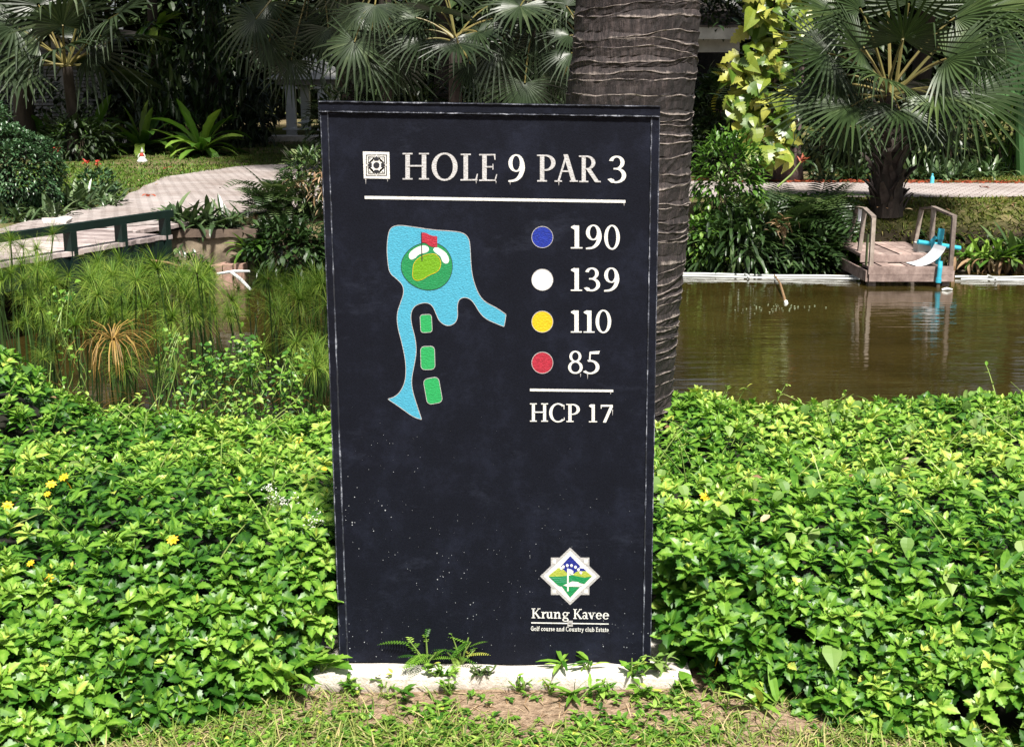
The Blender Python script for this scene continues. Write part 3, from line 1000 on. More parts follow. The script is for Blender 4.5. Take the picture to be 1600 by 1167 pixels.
pc = chaikin(mp_(pondP), 2)
bld('map_pond', prism_y(G(), pc, SY - .0012, SY + .0005), M['pond'])
outline('map_edge', pc, .9, .0015, M['sgrey'])
disc = [(590 + (268 + 140 * cos(t)) / 3.486, 335 + (282 + 130 * sin(t) + 6 * sin(2 * t)) / 3.486) for t in np.linspace(0, 2 * pi, 48, endpoint=False)]
bld('map_island', prism_y(G(), disc, SY - .0017, SY + .0005), M['sgreen'])
outline('map_edge', disc, .8, .0019, M['sdark'])
pg = chaikin(mp_([(192, 300), (197, 265), (225, 235), (265, 218), (310, 212), (340, 240), (347, 275), (330, 312), (280, 330), (245, 355), (210, 362), (190, 345)]), 2)
bld('map_putting_green', prism_y(G(), pg, SY - .0021, SY + .0005), M['lime'])
outline('map_edge', pg, .7, .0024, M['syellow'])
for P in ([(168, 230), (176, 205), (210, 180), (250, 166), (278, 176), (281, 198), (262, 210), (225, 216), (205, 240), (180, 248)],
          [(300, 190), (318, 175), (345, 188), (375, 210), (390, 240), (388, 262), (372, 270), (352, 258), (345, 228), (315, 210)]):
    poly('map_bunker', mp_(P), M['swhite'], .0021, True, 4)
poly('map_flag', chaikin(mp_([(238, 98), (262, 100), (290, 116), (325, 120), (325, 122), (325, 178), (322, 178), (290, 176), (262, 155), (238, 152)]), 1), M['sred'], .0028)
poly('map_flag_pole', mp_([(236, 98), (241, 98), (245, 253), (240, 253)]), M['sdark'], .0030)


def rrect(x0, y0, x1, y1, r, rot=0):
    cx, cy = (x0 + x1) / 2, (y0 + y1) / 2
    out = []
    for sx, sy, a in ((1, 1, 0), (-1, 1, 90), (-1, -1, 180), (1, -1, 270)):
        for t in np.radians(np.linspace(a, a + 90, 6)):
            x = sx * ((x1 - x0) / 2 - r) + r * cos(t)
            y = sy * ((y1 - y0) / 2 - r) + r * sin(t)
            out.append((cx + x * cos(rot) - y * sin(rot), cy + x * sin(rot) + y * cos(rot)))
    return out


for a in ((233, 545, 296, 643, 16, radians(-3)), (235, 718, 312, 845, 22, radians(-1.5)), (259, 889, 344, 1030, 24, radians(-10))):
    P = mp_(rrect(*a))
    bld('map_tee', prism_y(G(), P, SY - .0014, SY + .0005), M['tee'])
    outline('map_edge', P, .8, .0017, M['sgrey'])
for cy, k, lab in ((370.6, 'sblue', 'blue tee dot'), (437.2, 'swhite', 'white tee dot'), (502.6, 'syellow', 'yellow tee dot'), (566.6, 'sred', 'red tee dot')):
    P = [(847.4 + 16.6 * cos(t), cy + 16.6 * sin(t)) for t in np.linspace(0, 2 * pi, 40, endpoint=False)]
    poly('tee_dot', P, M[k], .0014, label=lab)
    outline('map_edge', P, .8, .0017, M['sgrey'])

# club crest
CX, CY = 890.8, 899.8
dm = lambda rx, ry: [(CX, CY - ry), (CX + rx, CY + .3), (CX, CY + ry), (CX - rx, CY)]
for sx in (-1, 1):
    for sy in (-1, 1):
        poly('crest_corner', [(CX + sx * 11, CY + sy * 11), (CX + sx * 30, CY + sy * 11), (CX + sx * 30, CY + sy * 29), (CX + sx * 11, CY + sy * 29)], M['sgrey'], .0011)
        poly('crest_corner_stud', [(CX + sx * 22, CY + sy * 20.5), (CX + sx * 27.5, CY + sy * 20.5), (CX + sx * 27.5, CY + sy * 26.5), (CX + sx * 22, CY + sy * 26.5)], M['swhite'], .0016)
poly('crest_border', dm(46.8, 44.8), M['sgrey'], .0014)
poly('crest_field', dm(41.5, 39.8), M['swhite'], .0018)
cr = lambda P: [(820 + x / 7.53, 845 + y / 7.53) for x, y in P]
poly('crest_sky', cr([(535, 172), (650, 290), (640, 315), (690, 318), (725, 350), (600, 375), (520, 385), (440, 330), (418, 300)]), M['sviolet'], .0021)
poly('crest_hill', cr([(275, 408), (395, 312), (440, 320), (475, 350), (520, 395), (420, 420), (330, 420)]), M['solive'], .0022)
poly('crest_hill', cr([(560, 400), (600, 360), (640, 350), (720, 350), (790, 410), (700, 430), (600, 425)]), M['solive'], .0024)
poly('crest_fairway', cr([(282, 415), (420, 412), (560, 398), (700, 425), (785, 412), (700, 500), (560, 465), (420, 530), (385, 512)]), M['sgreen'], .0026)
poly('crest_fairway', cr([(425, 515), (500, 535), (645, 538), (533, 660)]), M['sgreen'], .0026)
for a, b, w in ((430, 300, 445), (452, 340, 500), (474, 370, 470)):
    poly('crest_ripple', cr([(b, a), (w + 60, a - 4), (w + 60, a), (b, a + 5)]), M['steal'], .0029)
poly('crest_water', cr([(450, 515), (560, 490), (570, 472), (640, 478), (615, 505), (690, 512), (640, 528), (500, 530)]), M['swhite'], .0029)
for x, y in ((455, 300), (500, 285), (550, 285), (597, 305), (632, 335), (660, 370), (430, 320)):
    poly('crest_star', cr([(x - 18, y - 10), (x, y - 22), (x + 16, y - 8), (x + 8, y + 16), (x - 12, y + 12)]), M['swhite'], .0029)
poly('crest_pole', cr([(497, 320), (516, 320), (516, 585), (497, 585)]), M['swhite'], .0032)
poly('crest_flag', cr([(516, 325), (545, 330), (572, 350), (565, 395), (540, 385), (516, 370)]), M['swhite'], .0032)
poly('crest_tile', [(886.3, 969.3), (894.8, 969.3), (895, 978), (886.6, 978)], M['sgrey'], .0018)
poly('crest_tile_line', [(888.4, 973.3), (893, 973.3), (893, 974.3), (888.4, 974.3)], M['sdark'], .0022)

# ------------------------------------------------------------------ concrete plinth under the sign
def rough_box(g, lo, hi, n=(26, 6, 5), amp=.008, seed=1):
    lo, hi = A(lo, float), A(hi, float)
    import itertools
    idm, V, F = {}, [], []

    def vid(i, j, k):
        if (i, j, k) not in idm:
            idm[(i, j, k)] = len(V)
            p = lo + (hi - lo) * A([i / n[0], j / n[1], k / n[2]])
            q = A([vnoise(p[0] * 9 + 3, p[2] * 40, 1, seed), vnoise(p[0] * 9, p[1] * 13, 1, seed + 4), vnoise(p[0] * 11, p[1] * 9, 1, seed + 9)])
            V.append(p + q * amp)
        return idm[(i, j, k)]

    for a in range(n[0]):
        for b in range(n[1]):
            F.append([vid(a, b, n[2]), vid(a + 1, b, n[2]), vid(a + 1, b + 1, n[2]), vid(a, b + 1, n[2])])
        for c in range(n[2]):
            F.append([vid(a, 0, c), vid(a + 1, 0, c), vid(a + 1, 0, c + 1), vid(a, 0, c + 1)])
            F.append([vid(a + 1, n[1], c), vid(a, n[1], c), vid(a, n[1], c + 1), vid(a + 1, n[1], c + 1)])
    for b in range(n[1]):
        for c in range(n[2]):
            F.append([vid(0, b + 1, c), vid(0, b, c), vid(0, b, c + 1), vid(0, b + 1, c + 1)])
            F.append([vid(n[0], b, c), vid(n[0], b + 1, c), vid(n[0], b + 1, c + 1), vid(n[0], b, c + 1)])
    g.add(V, F)
    return g


def plinth_mat():
    m, nt, bs, out = mat_new('stained_plinth')
    n = noise(nt, 9, 7, .75)
    c = ramp(nt, n, [(0.30, (0.46, 0.40, 0.33)), (0.5, (0.68, 0.63, 0.56)), (0.7, (0.80, 0.76, 0.70))])
    tc = nd(nt, 'ShaderNodeTexCoord')
    sx = nd(nt, 'ShaderNodeSeparateXYZ')
    nt.links.new(tc.outputs['Object'], sx.inputs[0])
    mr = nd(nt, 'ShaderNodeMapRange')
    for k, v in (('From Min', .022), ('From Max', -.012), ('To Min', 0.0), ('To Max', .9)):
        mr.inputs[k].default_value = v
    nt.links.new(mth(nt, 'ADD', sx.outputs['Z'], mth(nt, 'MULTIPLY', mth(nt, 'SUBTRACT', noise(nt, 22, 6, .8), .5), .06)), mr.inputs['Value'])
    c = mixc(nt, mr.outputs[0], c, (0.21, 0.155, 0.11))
    cr = ramp(nt, noise(nt, 5, 9, .85), [(0.485, 0.0), (0.5, .6), (0.515, 0.0)])
    c = mixc(nt, cr, c, (0.20, 0.17, 0.14))
    nt.links.new(c, bs.inputs['Base Color'])
    bs.inputs['Roughness'].default_value = .9
    bump(nt, bs, mth(nt, 'ADD', n, noise(nt, 90, 4, .7)), .6, .008)
    return m


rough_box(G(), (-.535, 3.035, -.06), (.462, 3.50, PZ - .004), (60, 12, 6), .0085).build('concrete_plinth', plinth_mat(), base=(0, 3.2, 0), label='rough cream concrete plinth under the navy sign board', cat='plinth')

# ------------------------------------------------------------------ palm trunk right behind the sign
def trunk_mat():
    m, nt, bs, out = mat_new('ringed_palm_bark')
    n1 = noise(nt, 3.0, 5, .7)
    n2 = noise(nt, 62.0, 5, .8, stretch=(1, 1, 0.16))
    base = ramp(nt, mth(nt, 'ADD', mth(nt, 'MULTIPLY', n1, .45), mth(nt, 'MULTIPLY', n2, .55)), [(0.40, (0.004, 0.003, 0.003)), (0.52, (0.020, 0.0145, 0.015)), (0.64, (0.085, 0.064, 0.062))])
    lip = attr(nt)
    n3 = noise(nt, 7.0, 6, .75)
    f = ramp(nt, mth(nt, 'ADD', lip, mth(nt, 'MULTIPLY', mth(nt, 'SUBTRACT', n3, .5), 2.2)), [(0.66, 0.0), (0.92, 1.0)])
    c = mixc(nt, f, base, ramp(nt, n2, [(0.3, (0.06, 0.045, 0.04)), (0.7, (0.34, 0.29, 0.26))]))
    pale = ramp(nt, noise(nt, 2.2, 7, .8), [(0.52, 0.0), (0.68, .5)])
    c = mixc(nt, pale, c, mixc(nt, .5, c, (0.15, 0.125, 0.115)))
    rust = ramp(nt, noise(nt, 5.0, 3, .5), [(0.70, 0.0), (0.76, .55)])
    c = mixc(nt, rust, c, (0.20, 0.075, 0.03))
    nt.links.new(c, bs.inputs['Base Color'])
    bs.inputs['Roughness'].default_value = .8
    bump(nt, bs, mth(nt, 'ADD', n2, mth(nt, 'MULTIPLY', n3, .6)), .7, .012)
    return m


TY = 5.0
pt = at_y(940, 690, TY)
tb = A([pt[0], TY, 0.0])


def near_palm():
    root = thing('palm_tree', 'thick dark ringed palm trunk standing close behind the navy sign board', 'palm tree', tb)
    K = 72
    th = np.arange(K) * 2 * pi / K
    # measured centre and half width of the trunk against height
    zs = np.array([-.1, .35, .9, 1.25, 1.5, 1.75, 3.0, 6.6])
    cx = np.array([.300, .335, .405, .437, .452, .470, .52, .60])
    rr = np.array([.330, .300, .268, .253, .247, .240, .21, .17])
    rows, T = [], []
    z = -.1
    while z < 6.5:
        dz = U(.016, .062)
        ph, am = U(0, 2 * pi), U(.002, .024)
        ph2, am2 = U(0, 2 * pi), U(0, .012)
        for t, ro, l in ((0.0, -.003, .0), (.12, -.002, .0), (.55, .0005, .0), (.84, .0025, .22), (.93, .0045, .92), (.985, .0035, .85)):
            tilt = am * np.sin(th + ph) + am2 * np.sin(3 * th + ph2) + .003 * np.sin(7 * th + ph * 3) + .0016 * np.sin(17 * th + ph * 5)
            zz = z + dz * t + tilt
            r = np.interp(zz, zs, rr) + ro + .006 * np.sin(2 * th + z * 3) + .003 * np.sin(5 * th + z * 9) + RNG.normal(0, .0012, K)
            c = np.interp(zz, zs, cx)
            rows.append(np.stack([c + r * np.cos(th), TY + r * np.sin(th), zz], 1))
            T.append(np.full(K, l))
        z += dz
    n = len(rows)
    ii = np.arange(n * K).reshape(n, K)
    F = np.stack([ii[:-1], np.roll(ii[:-1], -1, 1), np.roll(ii[1:], -1, 1), ii[1:]], -1).reshape(-1, 4)
    g = G().add(np.concatenate(rows), F, np.concatenate(T))
    g.build('trunk', trunk_mat(), root)
    # crown of fan leaves far above the frame
    for k in range(16):
        az = k * 2.4
        fan_leaf(root, A([.60, TY, 6.55]), A([.60 + 1.2 * cos(az), TY + 1.2 * sin(az), 6.7 + .5 * sin(k * 1.7)]), 1.0, M['fan'], nseg=22)


def fan_leaf(root, crown, hub, R, mat, nseg=30, droop=None, brk=.18, spread=None, face=0.0, pet=True, pitch=None, arc_deg=None):
    """one fan leaf: bowed petiole from the crown to the hub, then pleated blade splitting into pointed tips"""
    crown, hub = A(crown, float), A(hub, float)
    d = hub - crown
    ln = np.linalg.norm(d)
    ctrl = crown + d * .5 + A([0, 0, .16 * ln])
    tt = np.linspace(0, 1, 7)[:, None]
    pts = (1 - tt) ** 2 * crown + 2 * (1 - tt) * tt * ctrl + tt ** 2 * hub
    a = unit(pts[-1] - pts[-2])
    if pitch is not None:
        h = unit(A([a[0], a[1], 0]))
        a = unit(h * cos(pitch) + A([0, 0, sin(pitch)]))
    upv = A([0, 0, 1.0]) + A([0, -face, 0])
    s = unit(np.cross(a, upv))
    n = np.cross(s, a)
    droop = U(.25, .5) if droop is None else droop
    half = radians(arc_deg if arc_deg else U(118, 150))
    g = G()
    ph = np.linspace(-half, half, nseg + 1)
    join = U(.36, .46)
    base_t = U(.1, .55)
    for i in range(nseg):
        pm = (ph[i] + ph[i + 1]) / 2 + U(-.015, .015)
        L = R * (1 - .18 * abs(pm / half) ** 2) * U(.9, 1.05)
        w = (ph[i + 1] - ph[i]) / 2
        sg = 1 if i % 2 else -1
        tn = np.clip(base_t + U(-.2, .3), 0, 1)
        rs = [.03, .25, join, .62, .80, .93, 1.0]
        ws = [tan(w) * .03, tan(w) * .25, tan(w) * join, tan(w) * join * .66, tan(w) * join * .44, tan(w) * join * .22, .002]
        fold = [0, .5, .75, .9, .9, .7, .3]
        broke = RNG.random() < brk
        bp = U(.5, .75)
        V = []
        pos = None
        for j, (r, ww, fo) in enumerate(zip(rs, ws, fold)):
            dr = cos(pm) * a + sin(pm) * s
            cd = np.cross(n, dr)
            p = hub + dr * r * L - n * (droop * .35 * r * r * L) - A([0, 0, 1]) * droop * .45 * L * max(r - .3, 0) ** 2 + n * .16 * L * r * abs(sin(pm / 2)) * .6
            if broke and r > bp:
                hp = hub + dr * bp * L - n * (droop * .35 * bp * bp * L) - A([0, 0, 1]) * droop * .45 * L * max(bp - .3, 0) ** 2
                p = hp + (A([0, 0, -1]) + dr * .18) * (r - bp) * L
            up_ = n * ww * L * fo
            V += [p - cd * ww * L + up_, p, p + cd * ww * L + up_]
        F = []
        for j in range(len(rs) - 1):
            q = 3 * j
            F += [[q, q + 1, q + 4, q + 3], [q + 1, q + 2, q + 5, q + 4]]
        g.add(V, np.array(F), tn)
    fr = g.build('frond', mat, root)
    if pet:
        pg = G().tube(pts, np.linspace(.022, .011, 7) * (R / .9), 5, U(.2, .8))
        pg.build('petiole', M['petiole'], fr, base=root['_b'])
    return fr


near_palm()

# ------------------------------------------------------------------ creeper banks either side of the sign
def front_y(x):
    return np.interp(x, [-3.6, -1.8, -1.2, -.9, -.60, -.50, .44, .48, .78, 1.1, 1.5, 3.6], [2.40, 2.46, 2.64, 2.78, 2.98, 3.07, 3.11, 3.05, 2.88, 2.70, 2.52, 2.40])


def bank_h(x, y):
    f = front_y(x)
    t = np.clip((y - f) / np.interp(x, [-.95, -.6, .6, .95], [.55, .26, .26, .55]), 0, 1)
    h = .315 * (1 - (1 - t) ** 2.4)
    h = h + .035 * vnoise(x, y, 2.2, 5) * t + .016 * vnoise(x, y, 6.0, 1) * t
    h = h - .10 * sstep(3.5, 4.7, y)
    # rise at the far left, small rise at the right end and at the trunk
    h = h + .26 * sstep(-1.66, -2.1, x) * sstep(4.3, 5.1, y) * sstep(6.3, 5.6, y) / np.maximum(sstep(6.0, 4.9, y), .3)
    h = h + .07 * sstep(1.3, 1.9, x) * sstep(3.8, 4.6, y)
    h = h + .10 * np.exp(-((x - .74) / .16) ** 2) * sstep(4.0, 4.5, y)
    return h * sstep(6.0, 4.9, y) + hgt(x, y)


def cover_points(n, x0, x1):
    x, y = U(x0, x1, n), 2.4 + (6.1 - 2.4) * U(0, 1, n) ** 1.4
    keep = y > front_y(x)
    keep &= ~((x > -.50) & (x < .475) & (y < 3.38))                    # the sign itself
    keep &= ((x - .33) ** 2 + (y - TY) ** 2) > .33 ** 2                # the trunk
    return x[keep], y[keep]


def creeper(name, label, x0, x1, hearts, tint_bias):
    g = G()

    def normal(x, y):
        e = .03
        dx = (bank_h(x + e, y) - bank_h(x - e, y)) / (2 * e)
        dy = (bank_h(x, y + e) - bank_h(x, y - e)) / (2 * e)
        return unit(np.stack([-dx, -dy, np.ones_like(x)], 1))

    # tops: full rosettes on a loose jittered grid
    sp_ = .062
    gx, gy = np.meshgrid(np.arange(x0, x1, sp_), np.arange(2.4, 6.0, sp_))
    x, y = gx.ravel() + U(-.5, .5, gx.size) * sp_, gy.ravel() + U(-.5, .5, gx.size) * sp_
    k = (y > front_y(x) + .02) & ~((x > -.475) & (x < np.where(y < 3.2, .47, .405)) & (y < 3.30)) & (((x - .33) ** 2 + (y - TY) ** 2) > .33 ** 2)
    x, y = x[k], y[k]
    # near the front face sample height as well so the steep front is clothed
    nrm = normal(x, y)
    z = bank_h(x, y)
    P = np.stack([x, y, z], 1)
    nf = int(330 * (x1 - x0))
    xf = U(x0, x1, nf)
    tz = U(0.02, 1, nf)
    yf_ = front_y(xf) + np.interp(xf, [-.95, -.6, .6, .95], [.55, .26, .26, .55]) * (1 - (1 - tz) ** (1 / 2.4))
    kf = ~((xf > -.515) & (xf < .49))
    xf, yf_, tz = xf[kf], yf_[kf], tz[kf]
    nF = normal(xf, yf_)
    Pf = np.stack([xf, yf_, bank_h(xf, yf_) + U(-.02, .02, len(xf))], 1)
    P, nrm = np.concatenate([P, Pf]), np.concatenate([nrm, nF])
    # leaves crowding up against the sides of the sign
    m_ = 120
    ex = U(.405, .60, m_) if x0 > -.5 else U(-.64, -.485, m_)
    ey = U(3.11, 3.5, m_)
    ez = U(.05, .34, m_)
    P = np.concatenate([P, np.stack([ex, ey, ez], 1)])
    nrm = np.concatenate([nrm, unit(np.stack([np.where(ex > 0, -.4, .4), np.full(m_, -.7), np.full(m_, .6)], 1))])
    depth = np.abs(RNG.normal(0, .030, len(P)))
    P = P - nrm * depth[:, None] + nrm * .02
    ax = unit(nrm * .55 + A([0, -.10, .75]) + RNG.normal(0, .24, (len(P), 3)))
    size = U(.038, .066, len(P))
    tone = np.clip(.51 + tint_bias + .06 * sstep(3.2, 4.2, P[:, 1]) + .22 * vnoise(P[:, 0], P[:, 1], 1.8, 3) + RNG.normal(0, .14, len(P)) - depth * 5, 0, 1)  # sunlight on far tops and shade in the depth painted into leaf tint
    tmp = unit(np.cross(ax, RNG.normal(0, 1, (len(P), 3))))
    bit = np.cross(ax, tmp)
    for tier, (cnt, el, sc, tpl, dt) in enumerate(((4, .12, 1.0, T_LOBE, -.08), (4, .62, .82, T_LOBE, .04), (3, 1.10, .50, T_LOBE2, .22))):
        for k in range(cnt):
            an = k * 2 * pi / cnt + tier * .8 + RNG.normal(0, .25, len(P))
            e = el + RNG.normal(0, .18, len(P))
            rad = np.cos(an)[:, None] * tmp + np.sin(an)[:, None] * bit
            fwd = rad * np.cos(e)[:, None] + ax * np.sin(e)[:, None]
            upn = ax * np.cos(e)[:, None] - rad * np.sin(e)[:, None]
            s_ = size * sc * U(.8, 1.15, len(P))
            R = frames(fwd, upn, s_)
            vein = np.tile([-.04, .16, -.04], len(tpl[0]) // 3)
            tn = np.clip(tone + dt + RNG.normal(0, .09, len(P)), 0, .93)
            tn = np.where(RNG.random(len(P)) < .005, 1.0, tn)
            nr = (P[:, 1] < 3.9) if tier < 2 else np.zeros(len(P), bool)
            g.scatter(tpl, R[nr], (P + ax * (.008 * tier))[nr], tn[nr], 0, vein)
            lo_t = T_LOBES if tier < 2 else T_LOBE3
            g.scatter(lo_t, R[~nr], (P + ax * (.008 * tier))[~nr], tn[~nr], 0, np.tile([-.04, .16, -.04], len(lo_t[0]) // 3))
    # inner, deeper leaves that fill the gaps, shade painted in by dark tint
    x, y = cover_points(int(1900 * (x1 - x0)), x0, x1)
    nn = normal(x, y)
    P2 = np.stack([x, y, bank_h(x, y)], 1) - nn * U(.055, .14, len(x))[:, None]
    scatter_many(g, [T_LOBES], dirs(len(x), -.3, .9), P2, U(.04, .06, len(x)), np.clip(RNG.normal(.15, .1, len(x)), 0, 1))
    # upright grassy shoots with lance leaves
    x, y = cover_points(int(26 * (x1 - x0)), x0, x1)
    for i in range(len(x)):
        b = A([x[i], y[i], float(bank_h(x[i], y[i])) + .015])
        k = RNG.integers(3, 6)
        scatter_many(g, [T_LANCE], dirs(k, .0, .9), np.repeat(b[None], k, 0), U(.06, .11, k), U(.35, .75, k))
    mats = [M['cover']]
    if hearts:
        mats += [M['heart']]
        hx, hy = cover_points(hearts, x0, x1)
        hn = normal(hx, hy)
        hp = np.stack([hx, hy, bank_h(hx, hy)], 1) + hn * U(.015, .055, len(hx))[:, None]
        fw = unit(hn * A([.6, .6, 0]) + A([0, -.45, -.35]) + RNG.normal(0, .35, (len(hx), 3)))
        R = frames(fw, hn + A([0, 0, .6]) + RNG.normal(0, .25, (len(hx), 3)), U(.035, .062, len(hx)))
        g.scatter(T_HEART, R, hp, U(0, 1, len(hx)), 1)
    mats += [M['dry']]
    x, y = cover_points(int(34 * (x1 - x0)), x0, x1)
    scatter_many(g, [T_LOBES, T_OVAL], dirs(len(x), -.6, .5), np.stack([x, y, bank_h(x, y) + U(-.03, .03, len(x))], 1), U(.03, .055, len(x)), U(0, 1, len(x)), mat=len(mats) - 1)
    mats += [M['tendril']]
    mi = len(mats) - 1
    # tendrils and runners along the far crest and over the top
    nt_ = int(44 * (x1 - x0))
    for i in range(nt_):
        far = RNG.random() < .55
        px, py = U(x0, x1), (U(4.3, 5.4) if far else U(3.1, 4.6))
        if (-.55 < px < .5 and py < 3.5) or (px - .33) ** 2 + (py - TY) ** 2 < .35 ** 2 or py < front_y(px) + .1:
            continue
        b = A([px, py, float(bank_h(px, py))])
        d = unit(A([U(-1, 1), U(-.8, .4), 0]))
        L, hh, cu = U(.08, .22), U(.03, .12), U(.5, 2.5)
        t = np.linspace(0, 1, 8)
        pts = b + d * (L * (t[:, None])) * np.cos(cu * t * .5)[:, None] + np.stack([0 * t, 0 * t, hh * np.sin(cu * t + .3 * t) + .03 * t], 1)
        g.tube(pts, np.linspace(.0024, .0012, 8), 3, U(.3, 1), mi, False)
        if RNG.random() < .7:
            k = 4
            scatter_many(g, [T_OVAL], dirs(k, -.2, 1.0), pts[[3, 5, 6, 7]], U(.016, .034, k), U(.5, 1, k), mat=0)
    return g.build(name, mats, base=(0, 0, 0), label=label, cat='ground cover', kind='stuff')


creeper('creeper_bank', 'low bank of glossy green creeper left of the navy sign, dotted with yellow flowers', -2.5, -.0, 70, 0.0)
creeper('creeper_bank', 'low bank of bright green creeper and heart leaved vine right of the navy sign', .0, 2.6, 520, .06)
# dark soil body under the creeper so no pale ground shows through
xx = np.linspace(-2.6, 2.7, 90)
yy = np.linspace(2.35, 6.6, 60)
X2, Y2 = np.meshgrid(xx, yy)
Z2 = bank_h(X2, Y2) - .13
inside = (Y2 < front_y(X2) + .12) | ((X2 > -.52) & (X2 < .47) & (Y2 < 3.40))
Z2 = np.where(inside, -.25, Z2)
ii = np.arange(X2.size).reshape(X2.shape)
F = np.stack([ii[:-1, :-1], ii[:-1, 1:], ii[1:, 1:], ii[1:, :-1]], -1).reshape(-1, 4)
G().add(np.stack([X2, Y2, Z2], -1).reshape(-1, 3), F).build('creeper_soil', plain('humus', (0.016, 0.016, 0.009), (0.008, 0.008, 0.005), .95, 20, .5, 60), smooth=True, kind='structure')

# flowers in the creeper (pixel positions in the photograph, laid on the bank)
def on_bank(px, py):
    d = ray(px, py)
    t = 2.2
    while t < 9:
        p = A([0, 0, EYE]) + d * t
        if p[2] < float(bank_h(p[0], p[1])) + .03:
            return p
        t += .01
    return p


def flower(p, r, mat, n, name, label, cat, group, centre='yflower'):
    g = G()
    az = np.arange(n) * 2 * pi / n + U(0, 1)
    f = np.stack([np.cos(az), np.sin(az), np.full(n, .35)], 1)
    tilt = unit(A([U(-.3, .3), -.5, .8]))
    q = np.linalg.qr(np.stack([tilt, RNG.normal(0, 1, 3), RNG.normal(0, 1, 3)], 1))[0]
    f = f[:, :1] * q[:, 1] + f[:, 1:2] * q[:, 2] + f[:, 2:] * tilt
    g.scatter(T_OVAL, frames(f, np.repeat(tilt[None], n, 0), r), np.repeat(p[None], n, 0), U(0, 1, n))
    g.tube([p - tilt * .05, p - tilt * .02, p + tilt * .004], [.0015, .0015, .004], 5, .2, 1)
    return g.build(name, [mat, M['yflower']], base=p, label=label, cat=cat, group=group)


for px, py, lab in ((80, 757, 'yellow creeper flower high up in the left bank, one of a loose pair'), (100, 746, 'yellow creeper flower at the top of the left bank, beside its pair'), (74, 772, 'small yellow flower just below the pair in the left bank'),
                    (12, 790, 'yellow creeper flower at the outer edge of the left bank'), (270, 844, 'large yellow creeper flower in the middle of the left bank'),
                    (48, 880, 'half open yellow flower low at the outer left of the bank'), (75, 905, 'yellow creeper flower low down at the left of the bank'),
                    (467, 690, 'yellow flower on the bank close to the left edge of the sign'), (507, 733, 'small yellow flower touching the left edge of the sign'),
                    (1101, 777, 'yellow creeper flower right of the sign, high on the right bank'), (1123, 1023, 'small yellow flower low on the right bank near the plinth'), (372, 749, 'small yellow bud flower right of the middle of the left bank')):
    flower(on_bank(px, py), .012 if 'small' in lab or 'half' in lab else .018, M['yflower'], 8, 'yellow_flower', lab, 'flower', 'yellow flowers in the creeper')
for px, py, lab in ((420, 778, 'topmost spray of tiny white flowers in the left bank'), (437, 795, 'middle spray of tiny white flowers in the left bank'), (458, 802, 'lower right spray of tiny white flowers in the left bank'), (490, 828, 'spray of tiny white flowers beside the left edge of the sign')):
    p = on_bank(px, py)
    g = G()
    k = 34
    q = p + RNG.normal(0, .014, (k, 3)) + A([0, 0, .02])
    scatter_many(g, [T_OVAL], dirs(k * 3, .0, 1.3), np.repeat(q, 3, 0), .007, U(0, 1, k * 3))
    for j in range(0, k, 3):
        g.tube([p - A([0, 0, .05]), (p + q[j]) / 2, q[j]], .0009, 3, .5, 1, False)
    g.build('white_flower_spray', [M['wflower'], M['tendril']], base=p, label=lab, cat='flower', group='white flower sprays in the creeper')

# ------------------------------------------------------------------ worn grass in front of the sign
def fore_grass():
    g = G()
    n = 60000
    x, y = U(-1.5, 1.6, n), U(2.3, 3.3, n)
    dens = .66 + .55 * vnoise(x, y, 3.2, 8) + .25 * (y < 2.85)
    bare = np.exp(-((x - .12) / .26) ** 2 - ((y - 2.93) / .12) ** 2) + .9 * np.exp(-((x + .33) / .22) ** 2 - ((y - 2.93) / .10) ** 2) + .8 * np.exp(-((x - .72) / .16) ** 2 - ((y - 2.84) / .06) ** 2)
    keep = (RNG.random(n) < dens - bare * .9) & ~((x > -.55) & (x < .51) & (y > 3.02)) & (y < front_y(x) + .25)
    x, y = x[keep], y[keep]
    n = len(x)
    P = np.stack([x, y, hgt(x, y) - .003], 1)
    f = dirs(n, .15, 1.2)
    scatter_many(g, T_BLADE, f, P, U(.03, .085, n), np.clip(RNG.normal(.56, .26, n), 0, 1), wsc=U(.035, .085, n))
    # dry straw lying flat
    k = 2800
    x, y = U(-1.5, 1.6, k), U(2.3, 3.08, k)
    kk = ~((x > -.55) & (x < .51) & (y > 3.02))
    x, y = x[kk], y[kk]
    P = np.stack([x, y, hgt(x, y) + .004], 1)
    scatter_many(g, T_BLADE[:2], dirs(len(x), -.02, .12), P, U(.03, .09, len(x)), U(.0, 1, len(x)), mat=1, wsc=U(.03, .07, len(x)))
    # low broad-leaved weeds
    k = 5200
    x, y = U(-1.4, 1.5, k), U(2.4, 3.1, k)
    d = .55 + .8 * vnoise(x, y, 4.0, 21) + .5 * np.exp(-((x + .05) / .35) ** 2 - ((y - 2.72) / .15) ** 2)
    bare = np.exp(-((x - .12) / .22) ** 2 - ((y - 2.93) / .10) ** 2)
    kk = (RNG.random(k) < d - bare) & ~((x > -.55) & (x < .51) & (y > 3.0))
    x, y = x[kk], y[kk]
    for j in range(5):
        P = np.stack([x, y, hgt(x, y) + .006], 1)
        scatter_many(g, [T_OVAL], dirs(len(x), .05, .8), P, U(.010, .028, len(x)), np.clip(RNG.normal(.55, .2, len(x)), 0, 1), mat=2)
    return g.build('grass', [M['grass'], M['dry'], M['cover']], base=(0, 0, 0), label='worn patchy grass with straw and clover in front of the concrete plinth', cat='grass', kind='stuff')


fore_grass()


